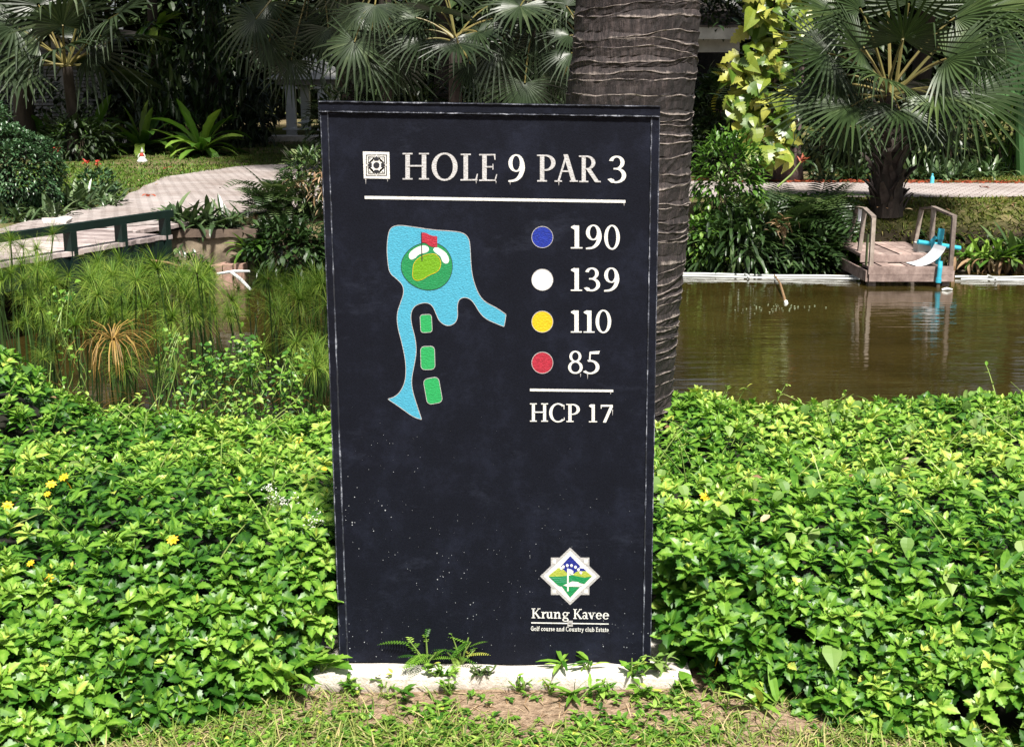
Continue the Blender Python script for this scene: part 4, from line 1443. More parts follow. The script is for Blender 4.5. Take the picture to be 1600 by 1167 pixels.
def weed(px, py, z, label, n, size, tpl, mat, el=(.1, 1.1), stems=3, hgt_=.06, group='weeds growing over the plinth', sp=.03):
    b = at_z(px, py, z) - A([0, .035 if z > .035 else 0, 0])
    g = G()
    for i in range(stems):
        d = dirs(1, .6, 1.4)[0]
        d[1] = -abs(d[1]) * .5
        top = b + d * hgt_ * U(.6, 1.2)
        g.tube([b, b + (top - b) * .5 + RNG.normal(0, .004, 3), top], [.003, .0024, .0016], 4, .3, 1, False)
        k = max(3, n // stems)
        q = b + (top - b) * U(.35, 1.05, k)[:, None]
        scatter_many(g, tpl, dirs(k, *el), q, U(size * .7, size * 1.2, k), np.clip(RNG.normal(.62, .18, k), 0, 1))
    return g.build('weed', [mat, M['tendril']], base=b, label=label, cat='weed', group=group)


def pinnate_tpl(n=9, ll=.22, bend=.7, lw=.11):
    V, F = [], []
    c = 0
    y = z = 0.0
    prev = 0
    for i in range(n + 1):
        s = (i + 1) / (n + 1)
        ang = -bend * s
        y += (s - prev) * cos(ang)
        z += (s - prev) * sin(ang)
        prev = s
        L = ll * sin(pi * min(.95, .15 + .8 * s)) ** .6
        for sd in ((-1, 1) if i < n else (0,)):
            f = A([sd * .86, .5, .08 * abs(sd)]) if sd else A([0, 1, -.3])
            up = A([0, sin(bend * s), cos(bend * s)])
            R = frames(f[None], up[None], L, lw / .11 * L)[0]
            v, ff = T_LANCE
            V.append((R @ v.T).T + A([0, y, z]))
            F.append(ff + c)
            c += len(v)
    # rachis
    V.append(A([[-.006, 0, 0], [.006, 0, 0], [.003, y, z], [-.003, y, z]]))
    F.append(A([[c, c + 1, c + 2, c + 3]]))
    return np.concatenate(V), np.concatenate(F)


T_MIMOSA = pinnate_tpl(11, .16, .5, .16)
T_PINN = [pinnate_tpl(13, .30, b, .075) for b in (.5, 1.0, 1.6)]
weed(668, 1030, PZ, 'feathery mimosa weed sprouting in front of the lower edge of the sign', 16, .085, [T_MIMOSA], M['cover'], (-.1, .8), 4, .075)
weed(722, 1028, PZ, 'second feathery weed with thin seed stalks right of the mimosa weed', 18, .075, [T_MIMOSA], M['cover'], (-.2, .8), 6, .075)
weed(690, 1062, .02, 'tuft of clover leaved weed growing up the front of the plinth', 40, .026, [T_OVAL], M['cover'], (.0, 1.0), 6, .05)
weed(755, 1062, .02, 'dark fine leaved weed spreading along the front of the plinth', 46, .022, [T_OVAL, T_LANCE], M['shrub'], (.0, .9), 7, .05)
weed(872, 1034, PZ, 'three leaved lance weed lying against the lower edge of the sign', 8, .06, [T_LANCE], M['cover'], (-.1, .6), 2, .03)
weed(920, 1050, .03, 'lance leaved runner hanging down the front of the plinth', 11, .055, [T_LANCE], M['cover'], (-.7, .5), 3, .035)
weed(985, 1062, .02, 'leafy weed climbing the right half of the plinth', 26, .042, [T_LANCE, T_OVAL], M['cover'], (-.3, .9), 5, .06)
weed(1040, 1050, .03, 'trailing vine weed at the right end of the plinth', 24, .045, [T_LANCE, T_OVAL], M['heart'], (-.4, .8), 5, .05)
weed(900, 1098, 0, 'broad leaved weed in the bare soil below the plinth', 16, .06, [T_LANCE], M['cover'], (.1, .9), 4, .05)
weed(640, 1095, 0, 'young seedling with oval leaves in the worn grass left of the mimosa', 8, .04, [T_OVAL], M['cover'], (.2, .9), 2, .05)
weed(560, 1085, 0, 'small clump of round leaves at the left of the worn grass', 16, .03, [T_OVAL], M['cover'], (.1, .9), 4, .04)
weed(505, 1040, PZ, 'lobed creeper shoot leaning over the left end of the plinth', 14, .075, [T_LOBE], M['cover'], (.0, 1.0), 3, .06)
weed(470, 1085, 0, 'bamboo like grass shoot at the left foot of the plinth', 9, .11, [T_LANCE], M['cover'], (.1, 1.2), 2, .07)
weed(350, 1090, 0, 'long bladed grass shoot in front of the left creeper bank', 9, .12, [T_LANCE], M['cover'], (.0, 1.0), 2, .07)
weed(1190, 1110, 0, 'grass tuft in front of the right creeper bank', 10, .10, [T_LANCE], M['cover'], (.2, 1.2), 3, .05)


for px, py, lab, n, sz, tp in ((600, 1078, 'low clover weed at the foot of the plinth below the middle of the mimosa weed', 22, .022, [T_OVAL]), (545, 1082, 'trailing clover weed at the left foot of the plinth', 20, .022, [T_OVAL]),
                               (815, 1082, 'fine weed growing along the foot of the plinth in the middle', 22, .022, [T_OVAL, T_LANCE]), (860, 1086, 'sparse weed on the bare soil edge of the plinth', 12, .026, [T_LANCE]),
                               (950, 1090, 'leafy weed patch in front of the right half of the plinth', 30, .030, [T_LANCE, T_OVAL]), (1010, 1092, 'pale creeping weed in front of the right end of the plinth', 30, .030, [T_OVAL]),
                               (1065, 1080, 'vine shoot beside the right end of the plinth', 22, .040, [T_HEART]), (705, 1085, 'clover patch spreading from the plinth into the worn grass', 34, .022, [T_OVAL])):
    weed(px, py, .0, lab, n, sz, tp, M['cover'], (-.1, .9), 6, .045)

# ------------------------------------------------------------------ generic plants
def blades(g, b, n, L, tpls, el=(.5, 1.4), w=None, tint=(.2, .9), spread=.05, mat=0):
    P = b + np.stack([RNG.normal(0, spread, n), RNG.normal(0, spread, n), np.zeros(n)], 1)
    s = U(L * .65, L * 1.15, n)
    scatter_many(g, tpls, dirs(n, *el), P, s, U(tint[0], tint[1], n), mat=mat, wsc=None if w is None else s * w)
    return g


def tuft(name, label, cat, b, n, L, mat, tpls=T_STRAP, el=(.5, 1.4), spread=.05, group=None, w=None, tint=(.1, .95)):
    return blades(G(), A(b, float), n, L, tpls, el, w, tint, spread).build(name, mat, base=b, label=label, cat=cat, group=group)


def leafy(g, c, r, n, size, tpls, shell=.6, tint=(.1, .9), up=.4, mat=0, flat=1.0):
    """n leaves through an uneven ellipsoid, most of them near its skin, in clumps"""
    d = unit(RNG.normal(0, 1, (n, 3)))
    lump = 1 + .16 * vnoise(d[:, 0] * 2.2 + c[0], d[:, 2] * 2.2 + d[:, 1] * 1.7, 1.6, c[1]) + .07 * vnoise(d[:, 0] * 6, d[:, 2] * 6 + d[:, 1] * 4, 1.3, c[0])
    q = d * (lump * (shell + (1 - shell) * U(0, 1, n) ** .5))[:, None]
    P = A(c) + q * A(r)
    f = unit(d * A([1, 1, flat]) + RNG.normal(0, .55, (n, 3)) + A([0, 0, -.15]))
    scatter_many(g, tpls, f, P, U(size * .7, size * 1.25, n), U(tint[0], tint[1], n), up=(0, 0, 1))
    return g


def bush(name, label, cat, b, r, n, size, mat, tpls=(T_OVAL,), group=None, stems=5, shell=.55, tint=(.1, .9), lift=0.0):
    b = A(b, float)
    root = thing(name, label, cat, b, group)
    c = b + A([0, 0, r[2] * .92 + lift])
    leafy(G(), c, r, n, size, list(tpls), shell, tint).build('foliage', mat, root)
    g = G()
    for i in range(stems):
        e = c + A([U(-.5, .5) * r[0], U(-.5, .5) * r[1], U(-.2, .5) * r[2]])
        g.tube([b + A([U(-.1, .1) * r[0], U(-.1, .1) * r[1], -.03]), (b + e) / 2 + RNG.normal(0, .04, 3), e], np.array([.02, .015, .006]) * max(.6, r[2]), 5)
    g.build('stems', M['stem'], root)
    return root


def ground_at(px, py, Y):
    p = at_y(px, py, Y)
    return A([p[0], Y, float(hgt(p[0], Y))])


# ------------------------------------------------------------------ papyrus in the pond, left
RAYS = []
for v in range(5):
    n = 120
    f = dirs(n, -.45, 1.45)
    L = U(.7, 1.1, n)
    g = G()
    for b, bl in enumerate((.35, .9, 1.5)):
        k = RNG.integers(0, 3, n) == b
        T_RAY = leaf_tpl([0, .35, .7, 1], [.006, .0065, .006, .001], .2, bl)
        g.scatter(T_RAY, frames(f[k], A([0, 0, 1.0]) + RNG.normal(0, .1, (k.sum(), 3)), L[k]), np.zeros((k.sum(), 3)), U(0, 1, k.sum()))
    # a few stiff bracts at the hub
    g.scatter(T_LANCE, frames(dirs(6, -.1, .5), np.tile(A([0, 0, 1.0]), (6, 1)), .28, .16), np.zeros((6, 3)), U(.3, .8, 6))
    RAYS.append(g.mesh('umbel', M['papyrus']))
n = 70
f = dirs(n, .25, 1.25)
g = G()
g.scatter(leaf_tpl([0, .25, .5, .75, 1], [.009, .009, .008, .007, .002], .2, 2.3), frames(f, np.tile(A([0, 0, 1.0]), (n, 1)), U(.8, 1.1, n)), np.zeros((n, 3)), U(0, 1, n))
DEAD = g.mesh('umbel', M['deadray'])
BUD = G().scatter(T_LANCE, frames(dirs(14, .2, 1.5), np.tile(A([0, 0, 1.0]), (14, 1)), .07, .12), np.zeros((14, 3)), U(0, .5, 14)).mesh('umbel', M['dry'])


def stalk_child(root, base, top, mesh, r, bend=.05, rad=.006):
    base, top = A(base, float), A(top, float)
    mid = (base + top) / 2 + A([RNG.normal(0, bend), RNG.normal(0, bend), 0])
    tt = np.linspace(0, 1, 6)[:, None]
    pts = (1 - tt) ** 2 * base + 2 * (1 - tt) * tt * mid + tt ** 2 * top
    st = G().tube(pts, np.linspace(rad, rad * .6, 6), 5, U(0, 1), 0, False).build('stalk', M['stalk'], root)
    u = link('umbel', mesh, st)
    u.location = [float(v) for v in (top - A(root['_b']))]
    ax = unit(pts[-1] - pts[-2])
    u.rotation_euler = (-ax[1] * .8, ax[0] * .8, U(0, 6.28))
    u.scale = (r, r, r * U(.8, 1.0))
    return st


clumps = [  # px span, distance, py of the tops, count, words
    (20, 60, 7.0, (400, 470), 9, 'tall papyrus clump at the far left in front of the bridge end'),
    (95, 60, 7.6, (430, 490), 9, 'papyrus clump in front of the left bridge post'),
    (165, 60, 6.9, (430, 510), 9, 'dark stemmed papyrus clump standing beside the brown dead umbel'),
    (190, 55, 9.2, (408, 450), 9, 'bright papyrus clump under the middle bridge post'),
    (255, 60, 8.2, (428, 490), 9, 'papyrus clump in front of the far end of the bridge'),
    (300, 55, 7.2, (420, 520), 9, 'papyrus clump of leaning dark stalks in the middle of the pond edge'),
    (345, 60, 8.6, (425, 490), 9, 'feathery papyrus clump in front of the concrete wall'),
    (400, 60, 7.6, (430, 510), 9, 'papyrus clump behind the leafy vine, left of the shrub'),
    (440, 55, 9.0, (435, 480), 9, 'papyrus clump with pale stalks below the fern shrub'),
    (485, 45, 7.4, (425, 520), 9, 'papyrus clump nearest the left edge of the sign'),
    (505, 35, 8.8, (430, 470), 7, 'papyrus clump half hidden by the left edge of the sign'),
    (120, 60, 10.6, (412, 440), 5, 'low papyrus clump close under the bridge deck'),
    (450, 70, 6.6, (520, 590), 7, 'short papyrus clump at the near bank beside the sign'),
    (60, 60, 6.5, (470, 560), 7, 'short papyrus clump at the near bank on the far left'),
    (30, 55, 8.8, (362, 412), 9, 'yellow green papyrus clump beside the path at the left end of the bridge'),
    (235, 70, 6.6, (500, 580), 6, 'short papyrus clump at the near bank right of the dead umbel'),
]
for px, half, Y, (pa, pb), cnt, lab in clumps:
    c = at_y(px, 500, Y)
    zb = min(WATER, float(hgt(c[0], Y))) if Y > 6.9 else float(hgt(c[0], Y))
    root = thing('papyrus_clump', lab, 'papyrus', (c[0], Y, zb), 'papyrus clumps along the pond')
    for i in range(cnt + 4):
        top = at_y(px + U(-half, half), U(pa, pb), Y + U(-.5, .5))
        base = A([c[0] + (top[0] - c[0]) * .2 + RNG.normal(0, .07), Y + RNG.normal(0, .12), 0])
        base[2] = min(zb, float(hgt(base[0], base[1]))) - .05
        r = U(.12, .23) * (.8 if Y < 7.2 else 1.0)
        stalk_child(root, base, top, BUD if RNG.random() < .14 else RAYS[RNG.integers(0, 5)], r if RNG.random() > .1 else r * .8)
    # leafless stalks and old blades low in the clump
    g = G()
    for i in range(24):
        b = A([c[0] + RNG.normal(0, .22), Y + RNG.normal(0, .15), zb - .05])
        e = b + A([RNG.normal(0, .24), RNG.normal(0, .1), U(.45, 1.05)])
        g.tube([b, (b + e) / 2 + RNG.normal(0, .03, 3), e], [.006, .005, .003], 4, U(0, .8), 0, False)
    blades(g, A([c[0], Y, zb]), 12, .75, T_BLADE[1:], (.9, 1.45), .14, (.3, 1), .14, 1)
    g.build('old_stems', [M['stalk'], M['deadray']], root)
# the brown dead umbel
p = at_y(176, 531, 6.2)
root = thing('papyrus_stalk', 'dead brown papyrus stalk with drooping golden rays at the near pond edge', 'papyrus', (p[0], 6.2, float(hgt(p[0], 6.2))))
stalk_child(root, (p[0] + .02, 6.2, float(hgt(p[0], 6.2)) - .03), p, DEAD, .31, .01)


def vine_column(px, pys, Y, label, n, size):
    b = at_y(px, pys[-1], Y)
    root = thing('climbing_vine', label, 'vine', b, 'leafy vines over the papyrus')
    g = G()
    for s in range(7):
        pts = [at_y(px + U(-50, 50) * (k + .5) / len(pys), py, Y + U(-.1, .1)) for k, py in enumerate(pys)]
        P = catmull(pts, 5, False)
        g.tube(P, .0022, 3, .4, 1, False)
        k = n // 7
        q = P[RNG.integers(0, len(P), k)] + RNG.normal(0, .035, (k, 3))
        scatter_many(g, [T_HEART, T_OVAL], dirs(k, -.7, .5) + A([0, -.5, 0]), q, U(size * .6, size * 1.2, k), U(.1, .9, k), up=(0, -.6, 1))
    g.build('foliage', [M['cover'], M['tendril']], root)


vine_column(385, (535, 570, 610, 650), 5.95, 'leafy vine hanging over the papyrus left of the sign', 330, .030)
vine_column(330, (555, 590, 640), 6.0, 'darker leafy vine at the near pond edge in the middle', 210, .029)
vine_column(105, (455, 520, 590, 640), 6.6, 'thin leafy vine climbing the papyrus on the far left', 150, .027)
vine_column(275, (520, 575, 640), 6.3, 'sparse vine twining up the papyrus beside the dead umbel', 110, .026)
vine_column(450, (560, 610, 650), 6.0, 'short leafy vine close to the left edge of the sign', 170, .029)
# bank undergrowth between creeper and pond
g = G()
n = 7500
x, y = U(-3.2, -.3, n), U(5.4, 7.3, n)
P = np.stack([x, y, np.maximum(hgt(x, y), WATER) + U(0, .26, n) * (.35 + .65 * sstep(7.2, 5.6, y))], 1)
scatter_many(g, [T_LOBE2, T_OVAL], dirs(n, -.2, 1.1), P, U(.03, .06, n), np.clip(RNG.normal(.3, .2, n), 0, 1))
blades(g, A([-1.6, 6.3, -.1]), 170, .32, T_BLADE, (.6, 1.4), .10, (.0, .4), .7, 1)
g.build('bank_undergrowth', [M['shrub'], M['deadray']], base=(0, 0, 0), label='dark undergrowth on the pond bank behind the left creeper', cat='undergrowth', kind='stuff')
# clump of darker fine-leaved creeper at the far left
bush('shrub', 'dark fine leaved shrub rising at the far left behind the creeper bank', 'shrub', ground_at(-30, 640, 5.4), (.30, .32, .24), 1500, .045, M['clip'], (T_LOBE2,))


# ------------------------------------------------------------------ bridge with green rails
def bridge():
    r0, r1 = at_z(262, 335, .30), at_z(30, 369, .30)
    d = unit((r1 - r0)[:2])
    s = A([-d[1], d[0]])
    if s[0] > 0:
        s = -s                        # s points west (left in the picture)
    a = r0[:2] - s * .03
    DZ = .10
    base = A([a[0], a[1], DZ])
    root = thing('footbridge', 'low timber footbridge with dark green rail crossing the left end of the pond', 'bridge', base)
    n = 34
    w = 4.6 / n
    wid = 1.75
    yaw = atan2(d[1], d[0])
    first = None
    for i in range(-10, n):
        hw = wid / 2 if i >= 0 else (wid - .55) / 2      # planks behind the end post start further west
        c = a + d * (w * (i + .5)) + s * (wid - hw)
        g = G()
        dz = U(-.004, .004)
        V = []
        for u, v in ((-1, -1), (1, -1), (1, 1), (-1, 1)):
            V.append(c + d * u * (w * .5 - .006) + s * v * (hw + U(-.02, .02)))
        V3 = [A([q[0], q[1], DZ - .04 + dz]) for q in V] + [A([q[0], q[1], DZ + dz]) for q in V]
        g.add(V3, [[0, 3, 2, 1], [4, 5, 6, 7], [0, 1, 5, 4], [1, 2, 6, 5], [2, 3, 7, 6], [3, 0, 4, 7]])
        g.build('plank', M['deck'], root)
    for off in (.06, wid - .06):
        g = G()
        p, q = a + s * off - d * (1.2 if off > 1 else 0), a + s * off + d * 4.6
        g.beam([p[0], p[1], DZ - .15], [q[0], q[1], DZ - .15], .09, .20)
        g.build('beam', M['greenrail'], root)
    for off, first_px in ((.03, 0),):
        tp = lambda px, py: float(np.dot(at_z(px, py, .30)[:2] - a, d))
        for t in (.06, tp(191, 346), tp(109, 357.5), 2.6, 3.6):
            q = a + d * t + s * off
            G().box((q[0] - .042, q[1] - .042, DZ - .5), (q[0] + .042, q[1] + .042, DZ + .172), rot=yaw).build('rail_post', M['greenrail'], root)
        p, q = a + s * off - d * .05, a + s * off + d * 4.6
        G().beam([p[0], p[1], DZ + .205], [q[0], q[1], DZ + .210], .075, .070).build('handrail', M['greenrail'], root)
    return root


bridge()

# concrete wall and blocks under the path edge
def abutment():
    p0, p1 = at_y(258, 360, 14.0), at_y(372, 360, 14.15)
    b = A([(p0[0] + p1[0]) / 2, 14.1, WATER])
    root = thing('retaining_wall', 'stained concrete retaining wall at the pond edge between the footbridge and the fern shrub', 'wall', b)
    rough_box(G(), (p0[0], 14.02, -1.0), (p1[0] + .2, 14.6, -.06), (20, 4, 8), .02, 3).build('wall_body', M['concrete'], root)
    rough_box(G(), (p0[0] - .02, 13.98, -.057), (p1[0] + .24, 14.52, .03), (20, 4, 3), .012, 7).build('coping', M['coping'], root)
    for i, (px, w, h) in enumerate(((312, .10, .20), (328, .10, .22), (345, .11, .24), (360, .11, .24), (378, .12, .25))):
        q = at_y(px, 420, 13.9)
        rough_box(G(), (q[0] - w / 2, 13.78, -.75), (q[0] + w / 2 - .012, 14.0, -.43 + h - .14), (4, 4, 5), .012, 11 + i).build('block', M['pinkstone'], root)


abutment()
tuft('spider_lily', 'dark strap leaved lily tuft on top of the retaining wall beside the bridge post', 'plant', at_y(276, 355, 14.3) * A([1, 1, 0]) + A([0, 0, .02]), 46, .42, M['strap'], T_STRAP, (.6, 1.5), .08, 'lily tufts on the wall')
tuft('spider_lily', 'dark strap leaved lily tuft in the middle of the retaining wall top', 'plant', at_y(317, 355, 14.3) * A([1, 1, 0]) + A([0, 0, .02]), 60, .40, M['strap'], T_STRAP, (.5, 1.4), .1, 'lily tufts on the wall')
tuft('spider_lily', 'dark strap leaved lily tuft at the fern shrub end of the retaining wall', 'plant', at_y(355, 355, 14.3) * A([1, 1, 0]) + A([0, 0, .02]), 52, .36, M['strap'], T_STRAP, (.5, 1.4), .09, 'lily tufts on the wall')


def stick(pa, pb, Ya, Yb, r, mat, name, label, cat):
    a, b = at_y(*pa, Ya), at_y(*pb, Yb)
    m = (a + b) / 2 + A([0, 0, .012])
    return G().tube([a, m, b], [r, r * 1.1, r * .8], 6).build(name, mat, base=a, label=label, cat=cat)


stick((362, 426), (391, 452), 12.6, 11.9, .016, M['pvcwhite'], 'stick', 'pale stick floating in the pond below the retaining wall', 'stick')
stick((340, 428), (390, 424), 12.8, 12.7, .015, M['pvcwhite'], 'stick', 'bleached branch lying level below the pink blocks', 'stick')
stick((236, 407), (288, 419), 11.0, 11.2, .013, M['dry'], 'stick', 'dry bent papyrus stalk leaning below the bridge', 'stick')


# ------------------------------------------------------------------ shrubs beside the sign, left
def fern_bush(name, label, b, n, L, mat, el=(.1, 1.3), tpls=None, group=None, stuff=None):
    b = A(b, float)
    root = thing(name, label, 'fern' if 'fern' in name else 'shrub', b, group)
    g = G()
    P = b + np.stack([RNG.normal(0, .08, n), RNG.normal(0, .08, n), U(.05, .35, n) * L], 1)
    s = U(.6 * L, 1.1 * L, n)
    scatter_many(g, tpls or T_PINN, dirs(n, *el), P, s, U(.1, .95, n))
    g.build('foliage', mat, root)
    if stuff: stuff(root)
    return root


SHY = 14.75
fern_bush('fern_shrub', 'fern like shrub with drooping dark fronds beside the path, left of the sign', ground_at(432, 400, SHY), 52, .62, M['shrub'])
bush('shrub', 'bushy shrub with pale brownish leaves touching the left edge of the sign', 'shrub', ground_at(487, 410, SHY + .2), (.34, .34, .40), 900, .12, M['shrub'], (T_LANCE, T_OVAL), tint=(.2, 1))
bush('shrub', 'dark low shrub hanging over the pond between the wall and the sign', 'shrub', at_y(452, 440, 14.15), (.55, .40, .36), 1500, .13, M['shrub'], (T_LANCE, T_OVAL), tint=(0, .6))
bush('shrub', 'dark leafy weed growing at the foot of the retaining wall', 'shrub', at_y(285, 440, 13.7), (.34, .2, .16), 420, .09, M['shrub'], (T_LANCE, T_OVAL), tint=(0, .8))
tuft('flax_plant', 'light green spiky plant at the end of the retaining wall', 'plant', at_y(388, 392, 13.95), 34, .30, M['nest'], T_STRAP, (.1, 1.3), .03)
g = G()
for i, (px, py) in enumerate(((470, 285), (495, 275), (500, 300), (420, 340), (405, 345), (412, 385))):
    c = at_y(px, py, SHY - .15)
    k = 22
    scatter_many(g, [T_LANCE], dirs(k, -1.2, .5), c + RNG.normal(0, .05, (k, 3)), U(.08, .16, k), U(.2, 1, k))
g.build('dry_leaves', M['dry'], base=(0, 0, 0), label='withered tan leaves hanging in the shrubs left of the sign', cat='dead leaves', kind='stuff')

# ------------------------------------------------------------------ clipped bush, spider plants, stone at the left
cb = ground_at(28, 345, 15.0)
root = bush('clipped_bush', 'large rounded clipped bush of small grey green leaves at the left edge', 'bush', cb, (.56, .56, .52), 6500, .055, M['clip'], (T_OVAL,), shell=.88)
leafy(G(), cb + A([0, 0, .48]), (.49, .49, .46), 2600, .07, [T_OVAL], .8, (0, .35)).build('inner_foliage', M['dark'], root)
bush('bush', 'grey green bush above the clipped bush at the left edge', 'bush', ground_at(-12, 300, 19.5), (.42, .5, .72), 1900, .09, M['clip'], (T_OVAL,), shell=.6)
for px, py, Y, n, L, lab in ((30, 345, 14.2, 50, .30, 'grey strap leaved tuft at the foot of the clipped bush, nearest the left edge'), (75, 335, 14.5, 50, .32, 'grey strap leaved tuft between the clipped bush and the white stone'),
                             (120, 318, 15.6, 60, .36, 'strap leaved tuft right of the clipped bush beside the path'), (150, 300, 16.5, 60, .38, 'dark strap leaved tuft below the red flowers'),
                             (165, 312, 16.0, 40, .28, 'small strap leaved tuft on the lawn edge above the white stone'), (112, 295, 16.6, 60, .36, 'dark strap leaved tuft against the right side of the clipped bush')):
    tuft('spider_lily', lab, 'plant', ground_at(px, py, Y), n, L, M['strap'], T_STRAP, (.3, 1.4), .09, 'strap leaved tufts by the clipped bush', tint=(.1, 1))
bush('flower_shrub', 'low blue green shrub with red blossoms on the lawn right of the clipped bush', 'shrub', ground_at(150, 285, 17.2), (.28, .22, .2), 420, .10, M['clip'], (T_OVAL,))
for px, py, Y, lab in ((86, 238, 15.2, 'red flower at the upper right edge of the clipped bush'), (135, 253, 17.2, 'red blossom on the low blue green shrub, the left one'), (152, 256, 17.2, 'red blossom on the low blue green shrub, the right one')):
    p = at_y(px, py, Y)
    g = G()
    k = 14
    scatter_many(g, [T_OVAL], dirs(k, -.2, 1.3), p + RNG.normal(0, .018, (k, 3)), U(.04, .07, k), U(0, 1, k))
    g.tube([p - A([0, 0, .12]), p], .004, 4, .5, 1)
    g.build('red_flower', [M['redflower'], M['stem']], base=p, label=lab, cat='flower', group='red flowers near the clipped bush')
st = ground_at(88, 333, 13.9)
rough_box(G(), st + A([-.13, -.07, -.02]), st + A([.13, .09, .065]), (8, 6, 4), .02, 33).build('stone', M['stone'], base=st, label='flat white stone beside the path below the clipped bush', cat='stone')
st = ground_at(182, 228, 29.5)
G().lathe([(.12, 0), (.17, .08), (.13, .2), (.05, .28), (.01, .3)], st, 9).add(*[[st + A([-.1, -.1, .0]), st + A([.3, -.1, 0]), st + A([.25, .1, .22])], [[0, 1, 2]]]).build('rock', plain('grey_rock', (.30, .30, .31), (.1, .1, .1), .9, 9, .6, 20), base=st, label='rough grey rock under the bird nest ferns', cat='rock')


def figurine():
    b = ground_at(222, 247, 25.2)
    root = thing('garden_figurine', 'small white and red garden figurine standing on the lawn before the ferns', 'figurine', b)
    G().lathe([(.10, 0), (.105, .02), (.07, .08), (.036, .11)], b, 12).build('skirt', M['bwhite'], root)
    G().lathe([(.036, .11), (.042, .14), (.034, .175)], b, 10).build('torso', M['redflower'], root)
    G().lathe([(.012, .175), (.03, .19), (.032, .215), (.012, .25), (.004, .285)], b + A([.008, 0, 0]), 10).build('head', M['bwhite'], root)
    for s in (-1, 1):
        G().tube([b + A([s * .035, -.01, .165]), b + A([s * .06, -.02, .13]), b + A([s * .07, -.03, .09])], [.012, .011, .009], 6).build('arm', M['bwhite'], root)


figurine()

# ------------------------------------------------------------------ bird nest ferns, left background
def nest_fern(px, py, Y, n, L, label, el=(.15, 1.35), drops=None):
    b = ground_at(px, py, Y)
    root = thing('bird_nest_fern', label, 'fern', b, 'bird nest ferns under the trees')
    az0 = U(0, 6)
    for i in range(n):
        az = az0 + i * 2.399
        e = el[0] + (el[1] - el[0]) * ((i + .5) / n)
        g = G()
        f = A([[cos(az) * cos(e), sin(az) * cos(e), sin(e)]])
        t = T_NEST[RNG.integers(0, 4)]
        s = L * U(.75, 1.15)
        g.scatter(t, frames(f, A([[0, 0, 1.0]]) + RNG.normal(0, .15, (1, 3)), s, s * .85), (b + A([cos(az) * .05, sin(az) * .05, .10]))[None], U(.1, 1, 1))
        g.build('frond', M['nest'], root)
    g = G()
    blades(g, b, 24, L * .6, T_NEST, (-.1, .7), None, (0, .35), .05)
    g.build('lower_fronds', M['shrub'], root)


nest_fern(135, 238, 26.8, 28, 1.12, 'left bird nest fern with broad drooping fronds behind the red flowers')
nest_fern(222, 236, 27.2, 24, 1.05, 'middle bird nest fern with two bright upright fronds behind the figurine', (.3, 1.4))
nest_fern(315, 238, 26.6, 28, 1.08, 'right bird nest fern with wavy pale fronds, nearest the path')
nest_fern(85, 240, 27.6, 22, .9, 'dark bird nest fern between the clipped bush and the left fern')


# ------------------------------------------------------------------ fan palms
def boot_trunk(root, b, top, r0, r1, mat=None):
    """trunk covered in old leaf bases: a core and one pointed boot after another in a spiral"""
    b, top = A(b, float), A(top, float)
    ax = top - b
    L = np.linalg.norm(ax)
    G().tube([b - A([0, 0, .08]), b + ax * .3, b + ax * .7, top], [r0 * .9, r0 * .8, r1 * .85, r1 * .6], 12).build('trunk', M['bark'], root)
    me = []
    for v in range(3):
        h, w, t = U(.20, .32), U(.045, .075), .025
        V = A([[-w, 0, 0], [w, 0, 0], [w * .75, .05, h * .6], [-w * .75, .05, h * .6], [-w * .3, .13, h], [w * .3, .13, h], [-w, -t, 0], [w, -t, 0], [w * .7, .05 - t, h * .6], [-w * .7, .05 - t, h * .6], [-w * .25, .13 - t, h], [w * .25, .13 - t, h]])
        F = [[0, 1, 2, 3], [3, 2, 5, 4], [7, 6, 9, 8], [8, 9, 10, 11], [0, 3, 9, 6], [3, 4, 10, 9], [2, 1, 7, 8], [5, 2, 8, 11], [4, 5, 11, 10]]
        me.append(G().add(V, F).mesh('leaf_base', M['boot']))
    n = int(L / .017)
    for i in range(n):
        u = i / n
        p = b + ax * u * .96
        r = r0 + (r1 - r0) * u
        az = i * 2.4 + U(-.2, .2)
        o = link('leaf_base', me[i % 3], root)
        q = p + A([cos(az), sin(az), 0]) * r * .86 - A(root['_b'])
        o.location = [float(v) for v in q]
        o.rotation_euler = (U(-.35, .12), U(-.45, .45), az - pi / 2 + U(-.3, .3))
        s = U(.75, 1.1) * (r0 / .28)
        o.scale = (s, s, s)


def fan_palm(label, base, crown, hubs, mat, Rk, trunk, extra=6, group=None, boots=True, nseg=28):
    root = thing('fan_palm', label, 'palm', base, group)
    crown = A(crown, float)
    if boots:
        boot_trunk(root, base, crown - A([0, 0, .12]), *trunk)
    else:
        G().tube([A(base) - A([0, 0, .1]), (A(base) + crown) / 2 + A([.05, 0, 0]), crown], [trunk[0], trunk[0] * .9, trunk[1]], 10).build('trunk', M['bark'], root)
    for h in hubs:
        hub, R = h[0], h[1]
        kw = h[2] if len(h) > 2 else {}
        fan_leaf(root, crown + RNG.normal(0, .04, 3), hub, R, mat, nseg=nseg, **kw)
    for i in range(extra):
        az = U(.15, pi - .15)
        e = U(-.2, 1.2)
        hub = crown + A([cos(az) * cos(e), sin(az) * cos(e), sin(e)]) * U(.7, 1.1) * Rk
        fan_leaf(root, crown, hub, Rk * U(.8, 1), mat, nseg=22)
    return root


